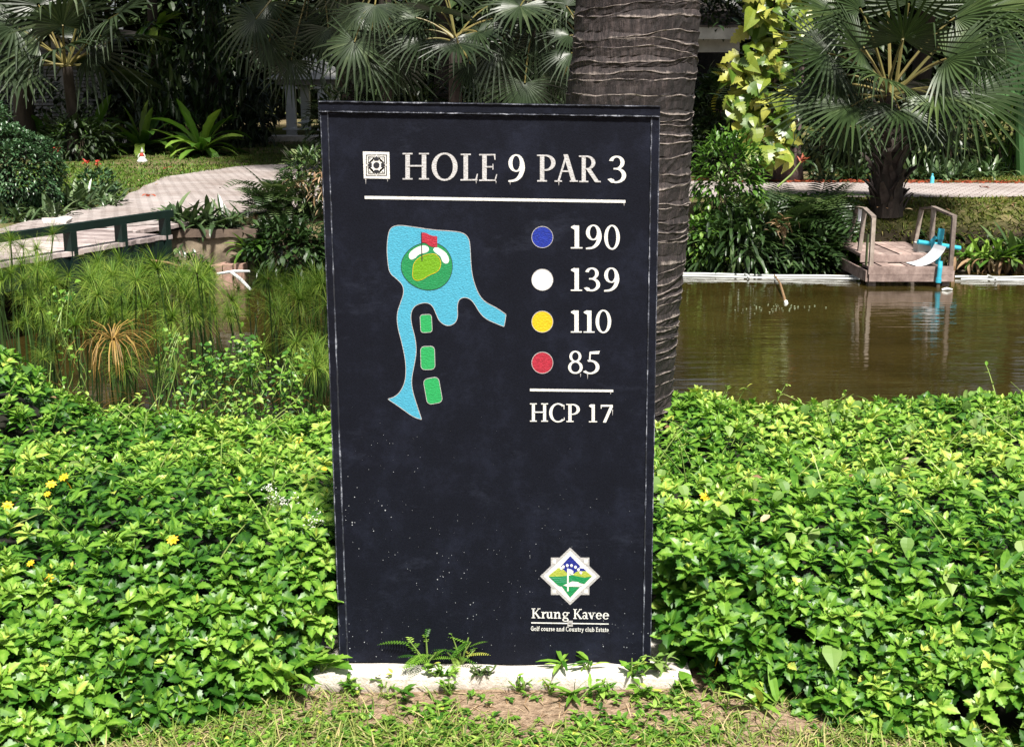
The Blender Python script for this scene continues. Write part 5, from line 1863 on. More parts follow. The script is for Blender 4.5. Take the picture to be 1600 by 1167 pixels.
# right palm: hubs read off the photograph, each with its own distance in front of or behind the crown
PYY = 16.2
pb = ground_at(1385, 335, PYY)
pcn = at_y(1392, 150, PYY)
H_ = []
for px, py, dy, R, fc, dr in ((1294, 84, -.35, .86, 1.3, .12), (1411, 62, -.55, .90, 1.6, .10), (1331, 166, -.60, .80, .9, .35), (1379, 122, -.75, .75, 1.2, .3),
                              (1478, 92, -.45, .95, 1.2, .10), (1512, 144, -.50, 1.10, 1.3, .15), (1406, 172, -.80, .66, .8, .6), (1420, 6, -.2, 1.0, 1.2, .15),
                              (1344, 14, -.25, 1.0, 1.2, .15), (1548, 14, -.15, .95, .6, .3), (1285, 160, -.3, .78, .9, .25), (1312, 116, -.2, .8, .9, .25),
                              (1462, 150, -.65, .70, .9, .4), (1492, 28, -.25, .95, 1.2, .15), (1305, 22, .1, .8, .7, .3), (1385, -24, .2, 1.0, .8, .2),
                              (1345, 78, -.5, .8, 1.4, .15), (1452, 192, -.4, .7, .7, .6), (1325, 200, -.3, .66, .7, .6), (1530, 80, -.1, .9, .9, .2)):
    H_.append((at_y(px, py, PYY + dy), R, dict(face=fc, droop=dr, brk=.16, arc_deg=U(100, 135))))
fan_palm('squat fan palm with stiff green fans and a dark booted trunk beside the jetty', pb, pcn, H_, M['fan'], .95, (.235, .15), 4)


# background fan palms at the left and the middle
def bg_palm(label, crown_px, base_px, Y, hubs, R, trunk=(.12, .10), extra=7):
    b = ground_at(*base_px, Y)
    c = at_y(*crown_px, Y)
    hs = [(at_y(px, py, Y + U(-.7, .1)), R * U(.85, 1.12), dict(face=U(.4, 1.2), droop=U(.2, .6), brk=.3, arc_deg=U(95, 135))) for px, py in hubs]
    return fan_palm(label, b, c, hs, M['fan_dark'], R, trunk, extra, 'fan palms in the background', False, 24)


bg_palm('fan palm at the far left in front of the louvred house', (105, 105), (112, 225), 26.0, ((98, 40), (10, 92), (158, 56), (140, 84), (98, 78), (22, 42), (185, 22), (60, 70), (60, 8), (130, 14), (40, 110)), 1.22)
bg_palm('fan palm hanging over the pavilion left of the sign', (500, -60), (560, 215), 24.5, ((418, 6), (434, 14), (468, 38), (478, 32), (455, 94), (513, 44), (420, 66), (526, 2), (500, 20), (400, 30)), .98)
bg_palm('fan palm drooping behind the top left of the sign', (600, -45), (600, 220), 20.8, ((554, 66), (608, 60), (586, 8), (631, 42), (560, 20), (640, 10), (575, 90), (620, 100)), .78)
bg_palm('fan palm with yellow stalks behind the top middle of the sign', (712, 62), (700, 220), 20.2, ((664, 62), (716, 68), (745, 50), (690, 20), (650, 28), (770, 30), (735, 100)), .72)
bg_palm('fan palm behind the top of the sign next to the ringed trunk', (835, -10), (850, 220), 20.5, ((777, 26), (797, 106), (813, 10), (842, 14), (838, 60), (860, 90), (820, 130), (780, 70)), .80)
bg_palm('fan palm with stiff fans touching the left side of the ringed trunk', (915, 60), (905, 220), 20.0, ((890, 56), (893, 84), (870, 20), (885, 10), (880, 120)), .62)


# ------------------------------------------------------------------ trees
def tree(name, label, b, h, r0, crown_c, crown_r, n, size, mat, tilt=(0, 0), limbs=7, tpls=(T_OVAL,), bark='bark', group=None):
    b = A(b, float)
    root = thing(name, label, 'tree', b, group)
    top = b + A([tilt[0], tilt[1], h])
    g = G()
    g.tube([b - A([0, 0, .15]), b + (top - b) * .12, b + (top - b) * .5 + A([.06, 0, 0]), top], [r0 * 1.45, r0 * 1.05, r0 * .85, r0 * .6], 12)
    cc = b + A(crown_c)
    for i in range(limbs):
        e = cc + unit(RNG.normal(0, 1, 3)) * A(crown_r) * .7
        s = b + (top - b) * U(.7, 1)
        g.tube([s, (s + e) / 2 + RNG.normal(0, .2, 3), e], [r0 * .4, r0 * .25, r0 * .08], 6)
    g.build('trunk', M[bark], root, smooth=True)
    cl = G()
    m = 20
    for i in range(m):
        d = unit(RNG.normal(0, 1, 3))
        c = cc + d * A(crown_r) * U(.35, .85)
        leafy(cl, c, A(crown_r) * U(.3, .5), n // m, size, list(tpls), .35)
    cl.build('crown', mat, root)
    return root


TG = 'tall shade trees behind the pond'  # crowns out of view, most spread and pulled forward to shade the background
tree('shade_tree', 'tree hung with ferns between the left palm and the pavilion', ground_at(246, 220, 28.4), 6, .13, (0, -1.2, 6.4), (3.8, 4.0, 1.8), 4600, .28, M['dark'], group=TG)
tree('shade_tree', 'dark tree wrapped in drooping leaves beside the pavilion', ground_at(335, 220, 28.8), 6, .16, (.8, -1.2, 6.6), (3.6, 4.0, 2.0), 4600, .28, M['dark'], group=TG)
tree('shade_tree', 'broad tree with unseen shading crown behind the left fan palm', ground_at(40, 215, 27), 5.0, .2, (-1.0, .4, 6.3), (3.8, 3.6, 2.0), 5500, .30, M['dark'], group=TG)
tree('shade_tree', 'broad tree with unseen shading crown behind the top left corner of the sign', ground_at(560, 200, 27), 5.0, .2, (0.0, -1.2, 5.8999999999999995), (3.8, 4.0, 2.2), 8500, .30, M['dark'], group=TG)
tree('shade_tree', 'forked trunk with unseen shading crown behind the top middle of the sign', ground_at(690, 210, 25), 5.0, .17, (0.4, -1.2, 5.8999999999999995), (3.8, 4.0, 2.2), 8500, .30, M['dark'], group=TG)
tree('shade_tree', 'broad tree with unseen shading crown behind the ringed trunk', ground_at(930, 210, 26), 5.0, .2, (0.0, -1.2, 6.1), (3.8, 4.0, 2.2), 8500, .30, M['dark'], group=TG)
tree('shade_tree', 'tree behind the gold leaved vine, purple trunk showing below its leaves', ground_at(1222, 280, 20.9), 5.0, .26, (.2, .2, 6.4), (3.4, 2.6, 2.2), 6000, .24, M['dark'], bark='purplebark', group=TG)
tree('shade_tree', 'tree with unseen shading crown behind the squat fan palm', ground_at(1430, 220, 25), 5.0, .2, (0.5, -1.2, 5.699999999999999), (3.8, 4.0, 2.2), 8500, .30, M['dark'], group=TG)
tree('shade_tree', 'tree with unseen shading crown at the right edge behind the banana plant', ground_at(1600, 220, 25), 5.0, .2, (0.5, -1.2, 5.5), (3.8, 4.0, 2.2), 8500, .30, M['dark'], group=TG)


# ferns and leaves hanging on the left trunks
def hanging(label, px, py0, py1, Y, width, n, L, mat, tpls, name='hanging_fern', el=(-1.3, .1), tint=(.05, .8)):
    b = at_y(px, py1, Y)
    root = thing(name, label, 'fern', b, 'ferns hanging on the tree trunks')
    g = G()
    P = np.array([at_y(px + RNG.normal(0, width), U(py0, py1), Y + U(-.45, .05)) for _ in range(n)])
    f = dirs(n, *el) + A([0, -.25, 0])
    scatter_many(g, tpls, f, P, U(L * .6, L * 1.2, n), U(*tint, n))
    g.build('foliage', mat, root)
    return root


root = hanging('bright nest fern perched high on the left tree trunk', 246, 30, 60, 28.0, 12, 10, .4, M['shrub'], T_NEST)
for i in range(22):
    az, e = i * 2.4, U(-.5, .9)
    p = at_y(246, 44, 27.9)
    g = G()
    s = U(.5, .78)
    g.scatter(T_NEST[RNG.integers(0, 4)], frames(A([[cos(az) * cos(e), sin(az) * cos(e) - .2, sin(e)]]), A([[0, 0, 1.0]]), s, s * 1.1), p[None], U(.2, 1, 1))
    g.build('frond', M['nest'], root)
hanging('dark mass of drooping leaves below the nest fern on the left trunk', 250, 60, 185, 28.0, 26, 300, .42, M['shrub'], [T_LANCE, T_STRAP[2]], tint=(.0, .7))
hanging('column of narrow drooping leaves wrapping the second trunk', 335, -20, 180, 28.4, 23, 460, .42, M['shrub'], [T_LANCE, T_STRAP[1], T_STRAP[3]], tint=(.0, .55))
hanging('dark hanging ferns beside the pavilion', 392, 120, 228, 28.6, 16, 220, .42, M['dark'], [T_LANCE, T_STRAP[2]])


# gold variegated climber on the purple trunk
def gold_vine():
    b = ground_at(1222, 280, 20.5)
    root = thing('gold_climber', 'gold and green variegated climber with large leaves covering the purple trunk', 'vine', b)
    me = [G().scatter(t, np.eye(3)[None], np.zeros((1, 3)), A([tn])).mesh('leaf', M['gold']) for t in (T_NOTCH, T_HEART, T_NOTCH) for tn in (.25, .55, .85)]
    n = 0
    while n < 290:
        py = U(-50, 250)
        wd = np.interp(py, [-50, 20, 100, 160, 200, 250], [48, 46, 50, 52, 44, 24])
        cx = np.interp(py, [-50, 40, 110, 200, 250], [1232, 1215, 1192, 1190, 1216])
        px = cx + U(-1, 1) * wd
        if py < 60 and px < 1165:
            continue
        p = at_y(px, py, 20.2 + U(-.35, .25))
        o = link('leaf', me[RNG.integers(0, 9)], root)
        f = unit(A([U(-.8, .8), U(-.9, .1), U(-1.0, .15)]))
        R = frames(f[None], (A([0, -.9, .7]) + RNG.normal(0, .35, 3))[None], 1.0)[0]
        import mathutils
        o.matrix_local = mathutils.Matrix.Translation([float(v) for v in p - b]) @ mathutils.Matrix(R.tolist()).to_4x4() @ mathutils.Matrix.Scale(float(U(.15, .36)), 4)
        n += 1
    g = G()
    q = np.array([at_y(1212 + RNG.normal(0, 36), U(-40, 255), 20.5 + U(-.2, .3)) for _ in range(420)])
    scatter_many(g, [T_HEART], dirs(420, -1, .4) + A([0, -.4, 0]), q, U(.12, .25, 420), U(0, .4, 420))
    for k in range(6):
        pts = [at_y(1222 + U(-25, 25), y, 20.35) for y in (270, 200, 120, 40, -40)]
        g.tube(catmull(pts, 4, False), .015, 5, .2, 1)
    g.build('inner_foliage', [M['shrub'], M['stem']], root)


gold_vine()

# areca-like yellow plant and dark slender palm beside the house
b = ground_at(1150, 245, 21.5)
root = thing('yellow_palm', 'slender plant with yellow fronds in front of the white house', 'plant', b)
c = at_y(1148, 130, 21.5)
G().tube([b, (b + c) / 2, c], [.035, .03, .025], 7).build('stem', M['purplebark'], root)
for i in range(15):
    az = i * 2.4
    e = U(-.2, 1.25)
    g = G()
    yel = i % 3 == 0
    g.scatter(T_PINN[RNG.integers(0, 3)], frames(A([[cos(az) * cos(e), sin(az) * cos(e), sin(e)]]), A([[0, 0, 1.0]]), U(.45, .7)), c[None], U(.2, 1, 1))
    g.build('frond', M['yellow'] if yel else M['shrub'], root)
bush('shrub', 'dark shrub in the shade below the yellow fronds', 'shrub', ground_at(1120, 260, 22.2), (.55, .5, .75), 900, .16, M['dark'], (T_LANCE, T_OVAL))
bush('shrub', 'dark green shrub between the ringed trunk and the yellow fronds', 'shrub', ground_at(1110, 255, 22.6), (.4, .4, .95), 700, .16, M['shrub'], (T_HEART,), tint=(0, .7))

bush('shrub', 'dark shrub round the foot of the far left fan palm', 'shrub', ground_at(122, 236, 25.7), (.75, .4, .42), 700, .2, M['dark'], (T_OVAL, T_LANCE), tint=(.2, 1))
# banana plant
b = ground_at(1600, 250, 22)
root = thing('banana_plant', 'banana plant with broad pale green leaves at the right edge', 'banana plant', b)
c = at_y(1592, 150, 22)
G().tube([b, (b + c) / 2, c], [.11, .09, .06], 9).build('stem', M['banana'], root)
T_BAN = leaf_tpl([0, .06, .15, .28, .42, .56, .7, .84, .94, 1], [.012, .02, .10, .135, .15, .15, .14, .11, .06, .004], .18, 1.0)
for px, py, L, dx in ((1548, 40, 1.35, -.6), (1568, 110, 1.1, -.45), (1600, 60, 1.2, .2), (1630, 120, 1.2, .6), (1585, 130, .8, -.2), (1560, 150, .9, -.6)):
    e = at_y(px, py, 21.6)
    f = unit(e - c)
    g = G()
    g.scatter(T_BAN, frames(f[None], (A([0, -.7, .8]))[None], L, L * 1.25), c[None], U(.2, .9, 1))
    g.build('leaf', M['banana'], root)

# understorey behind the right path
for px, py, Y, n, L, lab in ((1440, 290, 20.9, 70, .42, 'strap leaved lily clump behind the path next to the booted trunk'), (1475, 286, 21.0, 70, .42, 'strap leaved lily clump behind the path, right of the cyan bottle'),
                             (1510, 280, 21.4, 70, .42, 'strap leaved lily clump behind the path in the middle of the row'), (1545, 275, 21.8, 60, .40, 'strap leaved lily clump at the lawn end of the row'),
                             (1330, 292, 20.8, 70, .42, 'dark strap leaved lily clump left of the booted trunk'), (1290, 292, 20.8, 70, .42, 'dark strap leaved lily clump right of the purple trunk')):
    tuft('spider_lily', lab, 'plant', ground_at(px, py, Y), n, L, M['strap'], T_STRAP, (.3, 1.45), .12, 'lily clumps behind the path', tint=(0, .9) if px > 1400 else (0, .4))
bush('shrub', 'leafy green shrub under the right side of the fan palm', 'shrub', ground_at(1480, 262, 22.4), (.55, .4, .55), 520, .22, M['shrub'], (T_LANCE, T_STRAP[0]), tint=(.2, 1))
bush('shrub', 'bright leafy shrub near the right edge above the lawn', 'shrub', ground_at(1565, 262, 22.8), (.5, .4, .55), 480, .22, M['nest'], (T_LANCE,), tint=(.0, .8))
bush('shrub', 'yellow leaved shrub glimpsed behind the fan palm', 'shrub', ground_at(1470, 235, 23.0), (.18, .2, .62), 160, .18, M['gold'], (T_LANCE,), tint=(.4, 1))
bush('shrub', 'dark shrub behind the booted palm trunk', 'shrub', ground_at(1390, 255, 22.8), (.9, .5, .7), 900, .2, M['dark'], (T_LANCE, T_OVAL))
b = ground_at(1456, 287, 20.0)
G().lathe([(.03, 0), (.034, .01), (.034, .09), (.028, .115), (.013, .135), (.013, .15), (.016, .152), (.016, .168), (.005, .17)], b, 14).build('bottle', M['cyan'], base=b, label='small cyan bottle standing at the lawn edge behind the path', cat='bottle')
# reddish leaf litter along the far kerb of the right path
g = G()
n = 900
x = U(2.6, 8.2, n)
y = np.interp(x, upper[:, 0][20:], upper[:, 1][20:]) + U(-.1, .45, n)
scatter_many(g, [T_OVAL], dirs(n, -.05, .3), np.stack([x, y, hgt(x, y) + .03], 1), U(.05, .11, n), U(0, 1, n))
g.build('leaf_litter', M['redleaf'], base=(0, 0, 0), label='reddish fallen leaves along the far edge of the right path', cat='fallen leaves', kind='stuff')
for px, py, lab in ((233, 304, 'dead red brown leaf lying on the paving left of the shrub'), (1535, 292, 'dark fallen leaf lying on the right path'), (262, 262, 'brown leaf at the lawn edge of the paving')):
    p = at_z(px, py, .135)
    g = G()
    g.scatter(T_LOBE, frames(dirs(3, -.05, .25), np.tile(A([0, 0, 1.0]), (3, 1)), .12), np.tile(p, (3, 1)), U(0, 1, 3))
    g.build('fallen_leaf', M['redleaf'], base=p, label=lab, cat='fallen leaf')

# ------------------------------------------------------------------ shrubs on the far bank, right of the sign
BY = 15.1
def bank_pt(px, py, Y):
    p = at_y(px, py, Y)
    return A([p[0], Y, max(float(hgt(p[0], Y)), WATER)])


bush('flowering_shrub', 'shrub with clusters of creamy white flowers at the top of the far bank', 'shrub', bank_pt(1135, 330, 15.9), (.46, .38, .58), 1500, .11, M['nest'], (T_LANCE, T_OVAL), tint=(.0, .75), lift=.10)
for i, (px, py) in enumerate(((1130, 262), (1145, 275), (1118, 280), (1158, 283), (1140, 292), (1165, 262))):
    p = at_y(px, py, 15.55)
    g = G()
    k = 34
    scatter_many(g, [T_OVAL], dirs(k, -.4, 1.4), p + RNG.normal(0, .021, (k, 3)), U(.035, .075, k), U(.2, 1, k))
    labs = ['topmost', 'second highest', 'leftmost', 'rightmost', 'lowest', 'upper right']
    g.build('flower_cluster', M['palegreen'], base=p, label=labs[i] + ' creamy flower cluster on the flowering shrub across the pond', cat='flower', group='creamy flower clusters')
fern_bush('fern_shrub', 'fern with long arching pinnate fronds on the far bank', bank_pt(1215, 350, 15.6), 56, .95, M['shrub'], (.0, 1.1))
fern_bush('fern_shrub', 'fern with fronds reaching towards the palm trunk on the far bank', bank_pt(1275, 340, 15.9), 36, .80, M['shrub'], (.0, .8))
fern_bush('fern_shrub', 'small bright fern beside the ringed trunk on the far bank', bank_pt(1095, 345, 15.5), 34, .55, M['nest'], (.0, 1.2))
bush('shrub', 'dark strap leaved shrub overhanging the pond between the ringed trunk and the jetty', 'shrub', bank_pt(1160, 410, 15.3) - A([0, 0, .1]), (.62, .45, .42), 900, .26, M['shrub'], (T_LANCE, T_STRAP[1], T_STRAP[2]), tint=(0, .75))
bush('shrub', 'dark low shrub hanging over the water left of the jetty', 'shrub', bank_pt(1255, 410, 15.3) - A([0, 0, .15]), (.42, .35, .36), 700, .16, M['shrub'], (T_LANCE, T_OVAL), tint=(0, .7))
bush('shrub', 'small yellow green shrub beside the ringed trunk above the water', 'shrub', bank_pt(1088, 400, 15.3), (.22, .25, .35), 420, .09, M['nest'], (T_OVAL,), tint=(.1, .9))
# a red flower spike
a, b = at_y(1215, 292, 15.3), at_y(1252, 252, 15.3)
root = thing('flower_spike', 'pale leaning flower stem with a red tip beside the purple trunk', 'flower', a)
G().tube([a, (a + b) / 2 + A([.02, 0, -.01]), b], [.014, .011, .008], 6).build('stem', M['tendril'], root)
g = G()
scatter_many(g, [T_LANCE], unit(b - a) + RNG.normal(0, .45, (16, 3)), b + RNG.normal(0, .015, (16, 3)), U(.05, .11, 16), U(0, 1, 16))
g.build('bloom', M['redleaf'], root)
# dry leaf bunch in the bank shrub
p = at_y(1222, 352, 14.95)
g = G()
scatter_many(g, [T_LANCE], dirs(40, -1.3, .6), p + RNG.normal(0, .06, (40, 3)), U(.08, .18, 40), U(.3, 1, 40))
g.build('withered_frond', M['dry'], base=p, label='pale withered frond hanging in the dark shrub across the pond', cat='dead frond')
# low creeper on the bank left of the jetty
g = G()
n = 3600
x, y = U(3.2, 4.3, n), U(15.1, 16.4, n)
P = np.stack([x, y, hgt(x, y) + U(0, .13, n)], 1)
P = P[P[:, 2] > WATER + .05]
n = len(P)
scatter_many(g, [T_OVAL, T_LOBE2], dirs(n, -.1, 1.2), P, U(.05, .09, n), np.clip(RNG.normal(.45, .22, n), 0, 1))
g.build('bank_creeper', M['nest'], base=(0, 0, 0), label='bright low creeper on the far bank left of the jetty', cat='ground cover', kind='stuff')
# far bank fringe all along the waterline
g = G()
n = 2600
x = U(-2.6, 9, n)
y = y_far(x) + U(.0, .55, n)
P = np.stack([x, y, np.maximum(hgt(x, y), WATER) + .01], 1)
k = ~((x > 3.85) & (x < 5.0))
P = P[k]
scatter_many(g, [T_BLADE[1], T_BLADE[2], T_OVAL], dirs(len(P), .2, 1.3), P, U(.08, .2, len(P)), U(0, .6, len(P)))
g.build('waterline_grass', M['shrub'], base=(0, 0, 0), label='dark grass fringe along the far waterline', cat='grass', kind='stuff')

# plants at the water edge right of the jetty
for px, py, Y, n, L, lab in ((1528, 400, 15.15, 46, .36, 'broad leaved water plant right beside the jetty with brown hanging leaves'), (1562, 400, 15.15, 40, .36, 'second water plant right of the jetty'), (1595, 395, 15.2, 60, .46, 'dark leafy water plant at the right edge of the picture')):
    b = bank_pt(px, py, Y) + A([0, 0, .05])
    root = thing('water_plant', lab, 'plant', b, 'plants at the water edge by the jetty')
    g = blades(G(), b + A([0, 0, .12]), n, L, [T_LANCE, T_STRAP[0], T_STRAP[1]], (-.1, 1.3), None, (.2, 1), .1)
    g.build('leaves', M['nest'] if px < 1590 else M['shrub'], root)
    g = blades(G(), b + A([0, 0, .14]), 26, L * .75, [T_STRAP[2], T_STRAP[3], T_LANCE], (-1.0, .1), None, (.2, 1), .12)
    g.build('dead_leaves', M['dry'], root)


# ------------------------------------------------------------------ jetty
def jetty():
    y0, ym, y1 = 14.02, 14.45, 15.7
    xl, xr = at_y(1359, 415, y0)[0], at_y(1489, 415, y0)[0]
    zl, zu = -.39, -.30
    b = A([(xl + xr) / 2, y0, WATER])
    root = thing('jetty', 'small weathered wooden jetty with railings on the far bank', 'jetty', b)
    n = 6
    w = (xr - xl - .04) / n
    for i in range(n):
        x = xl + .02 + i * w
        for (ya, yb, z) in ((y0 + .03, ym - .03, zl), (ym + .035, y1 + U(-.06, .06), zu)):
            dz = U(-.006, .006)
            G().box((x + .006, ya, z - .03 + dz), (x + w - .006, yb, z + dz)).build('plank', M['wood'], root)
    G().box((xl - .01, y0, zl - .075), (xr + .01, y0 + .028, zl + .012)).build('fascia_board', M['wood'], root)
    G().box((xl + .0, y0 - .004, zl - .155), (xr + .005, y0 + .024, zl - .078)).build('fascia_board', M['wood'], root)
    G().box((xl + .01, ym, zl + .004), (xr - .01, ym + .033, zu - .004)).build('riser_board', M['wood'], root)
    for x in (xl - .03, xr + .005):
        G().box((x, y0 + .03, zl - .16), (x + .028, y1, zl - .04)).build('side_beam', M['wood'], root)
    # supports under the deck
    for x in (xl + .05, xr - .05):
        for y in (y0 + .08, y1 - .35):
            G().box((x - .04, y - .04, -1.15), (x + .04, y + .04, zl - .035)).build('pile', M['wood2'], root)
    # railing posts: front, middle, back on each side, with a kinked rail
    for sgn, x in ((-1, xl + .03), (1, xr - .01)):
        if sgn < 0:
            P = [(1365, 339, y0 + .05), (1351, 326, 14.75), (1339, 324, 15.6)]
        else:
            P = [(1491, 338, y0 + .05), (1459, 324, 14.75), (1440, 326, 15.6)]
        tops = []
        for (px, py, yy_) in P:
            t = at_y(px, py, yy_)
            tops.append(t)
            bx = x + (t[0] - x) * .55
            zb = zl - .05 if yy_ < ym else zu - .05
            G().beam([bx, yy_, zb], [t[0], yy_, t[2] - .012], .044, .050, up=(0, 1, 0)).build('rail_post', M['wood2'], root)
        for p, q in zip(tops[:-1], tops[1:]):
            dd = unit(q - p) * .02
            G().beam(p - dd, q + dd, .052, .024).build('rail', M['wood2'], root)
    # thin extra stake by the left front post
    t = at_y(1356, 366, y0 + .2)
    G().beam([t[0], y0 + .2, zl], t, .022, .022, up=(0, 1, 0)).build('stake', M['palegreen'], root)
    return xl, xr, y0, ym, y1, zl, zu


xl, xr, jy0, jym, jy1, zl, zu = jetty()
# white card hung on the left rail
p = at_y(1345, 326, 15.1)
q = at_y(1343, 346, 15.1)
G().box((p[0] - .028, 15.09, q[2]), (p[0] + .038, 15.10, p[2])).build('hanging_card', M['sheet'], base=p, label='white card hanging from the left railing of the jetty', cat='card')
# curled white sheet leaning on the pipes
a, c = at_y(1432, 418, jy0 + .05), at_y(1462, 391, jy0 + .35)
t = np.linspace(0, 1, 9)
V, F = [], []
for s_ in t:
    ang = s_ * 1.25
    zz = zl + .012 + (.34) * (1 - cos(ang)) / (1 - cos(1.25)) * .62
    xx_ = a[0] + (sin(ang) / sin(1.25)) * (at_y(1470, 400, jy0 + .2)[0] - a[0])
    for dy, dx in ((0, .0), (.30, -.03)):
        V.append([xx_ + dx, jy0 + .05 + dy, zz])
for k in range(8):
    F.append([2 * k, 2 * k + 2, 2 * k + 3, 2 * k + 1])
V = np.array(V)
g = G().add(V, F)
g.add(V - A([0, 0, .006]), [f[::-1] for f in F])
for k in range(8):
    o = len(V)
    g.add([V[2 * k], V[2 * k + 2], V[2 * k + 2] - A([0, 0, .006]), V[2 * k] - A([0, 0, .006])], [[3, 2, 1, 0]])
g.build('curled_sheet', M['sheet'], base=a, label='curled white plastic sheet leaning at the front of the jetty', cat='sheet')
p = at_y(1440, 391, 14.75)
rough_box(G(), (p[0] - .075, 14.66, zu + .002), (p[0] + .075, 14.84, zu + .105), (6, 6, 4), .008, 9).build('bucket', M['bwhite'], base=p, label='white battered bucket lying on the jetty behind the sheet', cat='bucket')
# blue pipes
a, c = at_y(1471, 358, 14.35), at_y(1466, 396, 14.35)
root = thing('blue_pipe', 'upright light blue pipe with a collar standing on the jetty', 'pipe', (c[0], 14.35, zl))
G().tube([[c[0], 14.35, zl], a], .027, 12).build('pipe', M['pvc'], root)
m_ = (a + c) / 2
G().tube([m_ + A([.001, 0, .02]), a + A([0, 0, .004])], .036, 12).build('collar', M['pvc'], root)
a, c = at_y(1434, 378, 14.6), at_y(1500, 388, 14.7)
root = thing('blue_pipe', 'light blue pipe lying level across the jetty railing with an elbow', 'pipe', a)
G().tube([a, (a + c) / 2, c], .026, 12).build('pipe', M['pvc'], root)
e = at_y(1457, 376, 14.55)
G().tube([at_y(1459, 396, 14.55), e, e + A([.03, 0, .035]), e + A([.09, 0, .03])], .026, 12).build('elbow', M['pvc'], root)
a, c = at_y(1470, 409, jy0 - .06), at_y(1466, 441, jy0 - .06)
root = thing('blue_pipe', 'short light blue outlet pipe hanging off the front of the jetty into the water', 'pipe', a)
G().tube([a + A([0, .02, .0]), a + (c - a) * .3, c], [.026, .027, .026], 12).build('pipe', M['pvc'], root)
G().tube([a + (c - a) * .8, c + (c - a) * .02], .032, 12).build('socket', M['pvc'], root)
G().tube([c, c + A([0, 0, -.25])], .022, 10).build('tail', M['stem'], root)

# floating white boom: twin pipes left and right of the jetty
def boom(pa, pb, Y, label, extra=0):
    a, c = at_z(pa[0], pa[1], WATER + .02), at_z(pb[0], pb[1], WATER + .02)
    root = thing('floating_boom', label, 'boom', a, 'white pipe booms floating on the pond')
    for off in (0, .20):
        o = A([0, -off, 0])
        t = np.linspace(0, 1, 12)[:, None]
        P = (a + o) + (c - a) * t + A([0, 0, 1]) * .004 * np.sin(t * 9)
        G().tube(P, .0125 - .001 * (off > 0), 8).build('pipe', M['pvcwhite'], root)
    for u in (.40, .985):
        p = a + (c - a) * u
        G().tube([p + A([0, .04, .012]), p + A([0, -.24, .012])], .012, 6).build('clip', M['pvcwhite'], root)


boom((1050, 427.5), (1338, 432.5), 0, 'long white twin pipe boom floating between the ringed trunk and the jetty')
boom((1492, 432.5), (1625, 433.5), 0, 'short white twin pipe boom floating right of the jetty')
a, c = at_z(1210, 430, WATER + .03), at_z(1229, 474, WATER + .0)
root = thing('mooring_stick', 'pale thin stick angled from the boom into the pond water', 'stick', a)
G().tube([a, (a + c) / 2 + A([0, 0, .05]), c - A([0, 0, .02])], [.008, .012, .016], 6).build('shaft', M['dry'], root)
G().tube([c + A([0, .04, .012]), c - A([0, .02, .02])], .02, 8).build('tip', M['pvcwhite'], root)
for px, py, lab in ((1480, 454, 'greenish debris floating right of the jetty'), (1504, 426, 'small dark float at the boom gap right of the jetty')):
    p = at_z(px, py, WATER)
    G().tube([p + A([-.06, 0, .008]), p + A([0, .01, .018]), p + A([.06, .02, .008])], [.012, .018, .01], 6).build('float', M['pvcwhite'] if px < 1490 else M['stem'], base=p, label=lab, cat='float')
# little bits of foam on the water
g = G()
n = 46
px, py = RNG.normal(1205, 38, n), RNG.normal(481, 3.5, n)
for i in range(n):
    p = at_z(px[i], py[i], WATER + .004)
    r = U(.004, .010)
    g.lathe([(r, 0), (r * .7, r * .5)], p, 6)
g.build('foam_specks', M['palegreen'], base=(0, 0, 0), label='scattered foam specks on the pond below the stick', cat='foam', kind='stuff')


# ------------------------------------------------------------------ lawn blades on the visible far lawns
def lawn(name, label, x0, x1, y0, y1, n, tint, ok=None, mat='lawn'):
    x, y = U(x0, x1, n), U(y0, y1, n)
    k = ~on_path(x, y)
    if ok is not None:
        k &= ok(x, y)
    x, y = x[k], y[k]
    pn = .5 + .5 * vnoise(x, y, .8, 4)
    kk = RNG.random(len(x)) < .35 + .65 * pn
    x, y, pn = x[kk], y[kk], pn[kk]
    n = len(x)
    P = np.stack([x, y, hgt(x, y) - .005], 1)
    g = G()
    scatter_many(g, T_BLADE[:3], dirs(n, .3, 1.3), P, U(.05, .11, n), np.clip(RNG.normal(tint, .2, n) + (pn - .5) * .3, 0, 1), wsc=U(.25, .4, n))
    g.build(name, M[mat], base=(0, 0, 0), label=label, cat='grass', kind='stuff')


lawn('lawn_grass', 'yellowish lawn between the jetty and the right path', 4.0, 8.5, 15.2, 17.4, 15000, .62)
lawn('lawn_grass', 'strip of yellowish lawn beyond the right path', 5.5, 12.5, 20.2, 24, 12000, .7)
lawn('lawn_grass', 'green lawn between the clipped bush and the left paving', -9.5, -5.0, 14.5, 24.8, 34000, .45, None, 'greenlawn')
lawn('lawn_grass', 'shaded lawn strip before the pavilion and the bird nest ferns', -9.5, -2.5, 24.4, 31, 15000, .30, None, 'greenlawn')


g = G()
n = 130
x = np.concatenate([U(4.2, 8.0, 75), U(-8.0, -5.3, 25), U(-5.0, 3, 30)])
y = np.concatenate([U(15.4, 17.2, 75), U(15, 24, 25), U(16.5, 23, 30)])
scatter_many(g, [T_OVAL, T_LOBES], dirs(n, -.05, .35), np.stack([x, y, np.maximum(hgt(x, y), .09) + .03], 1), U(.05, .10, n), U(0, 1, n))
g.build('scattered_leaves', M['dry'], base=(0, 0, 0), label='dry leaves scattered over the lawns and paving across the pond', cat='fallen leaves', kind='stuff')

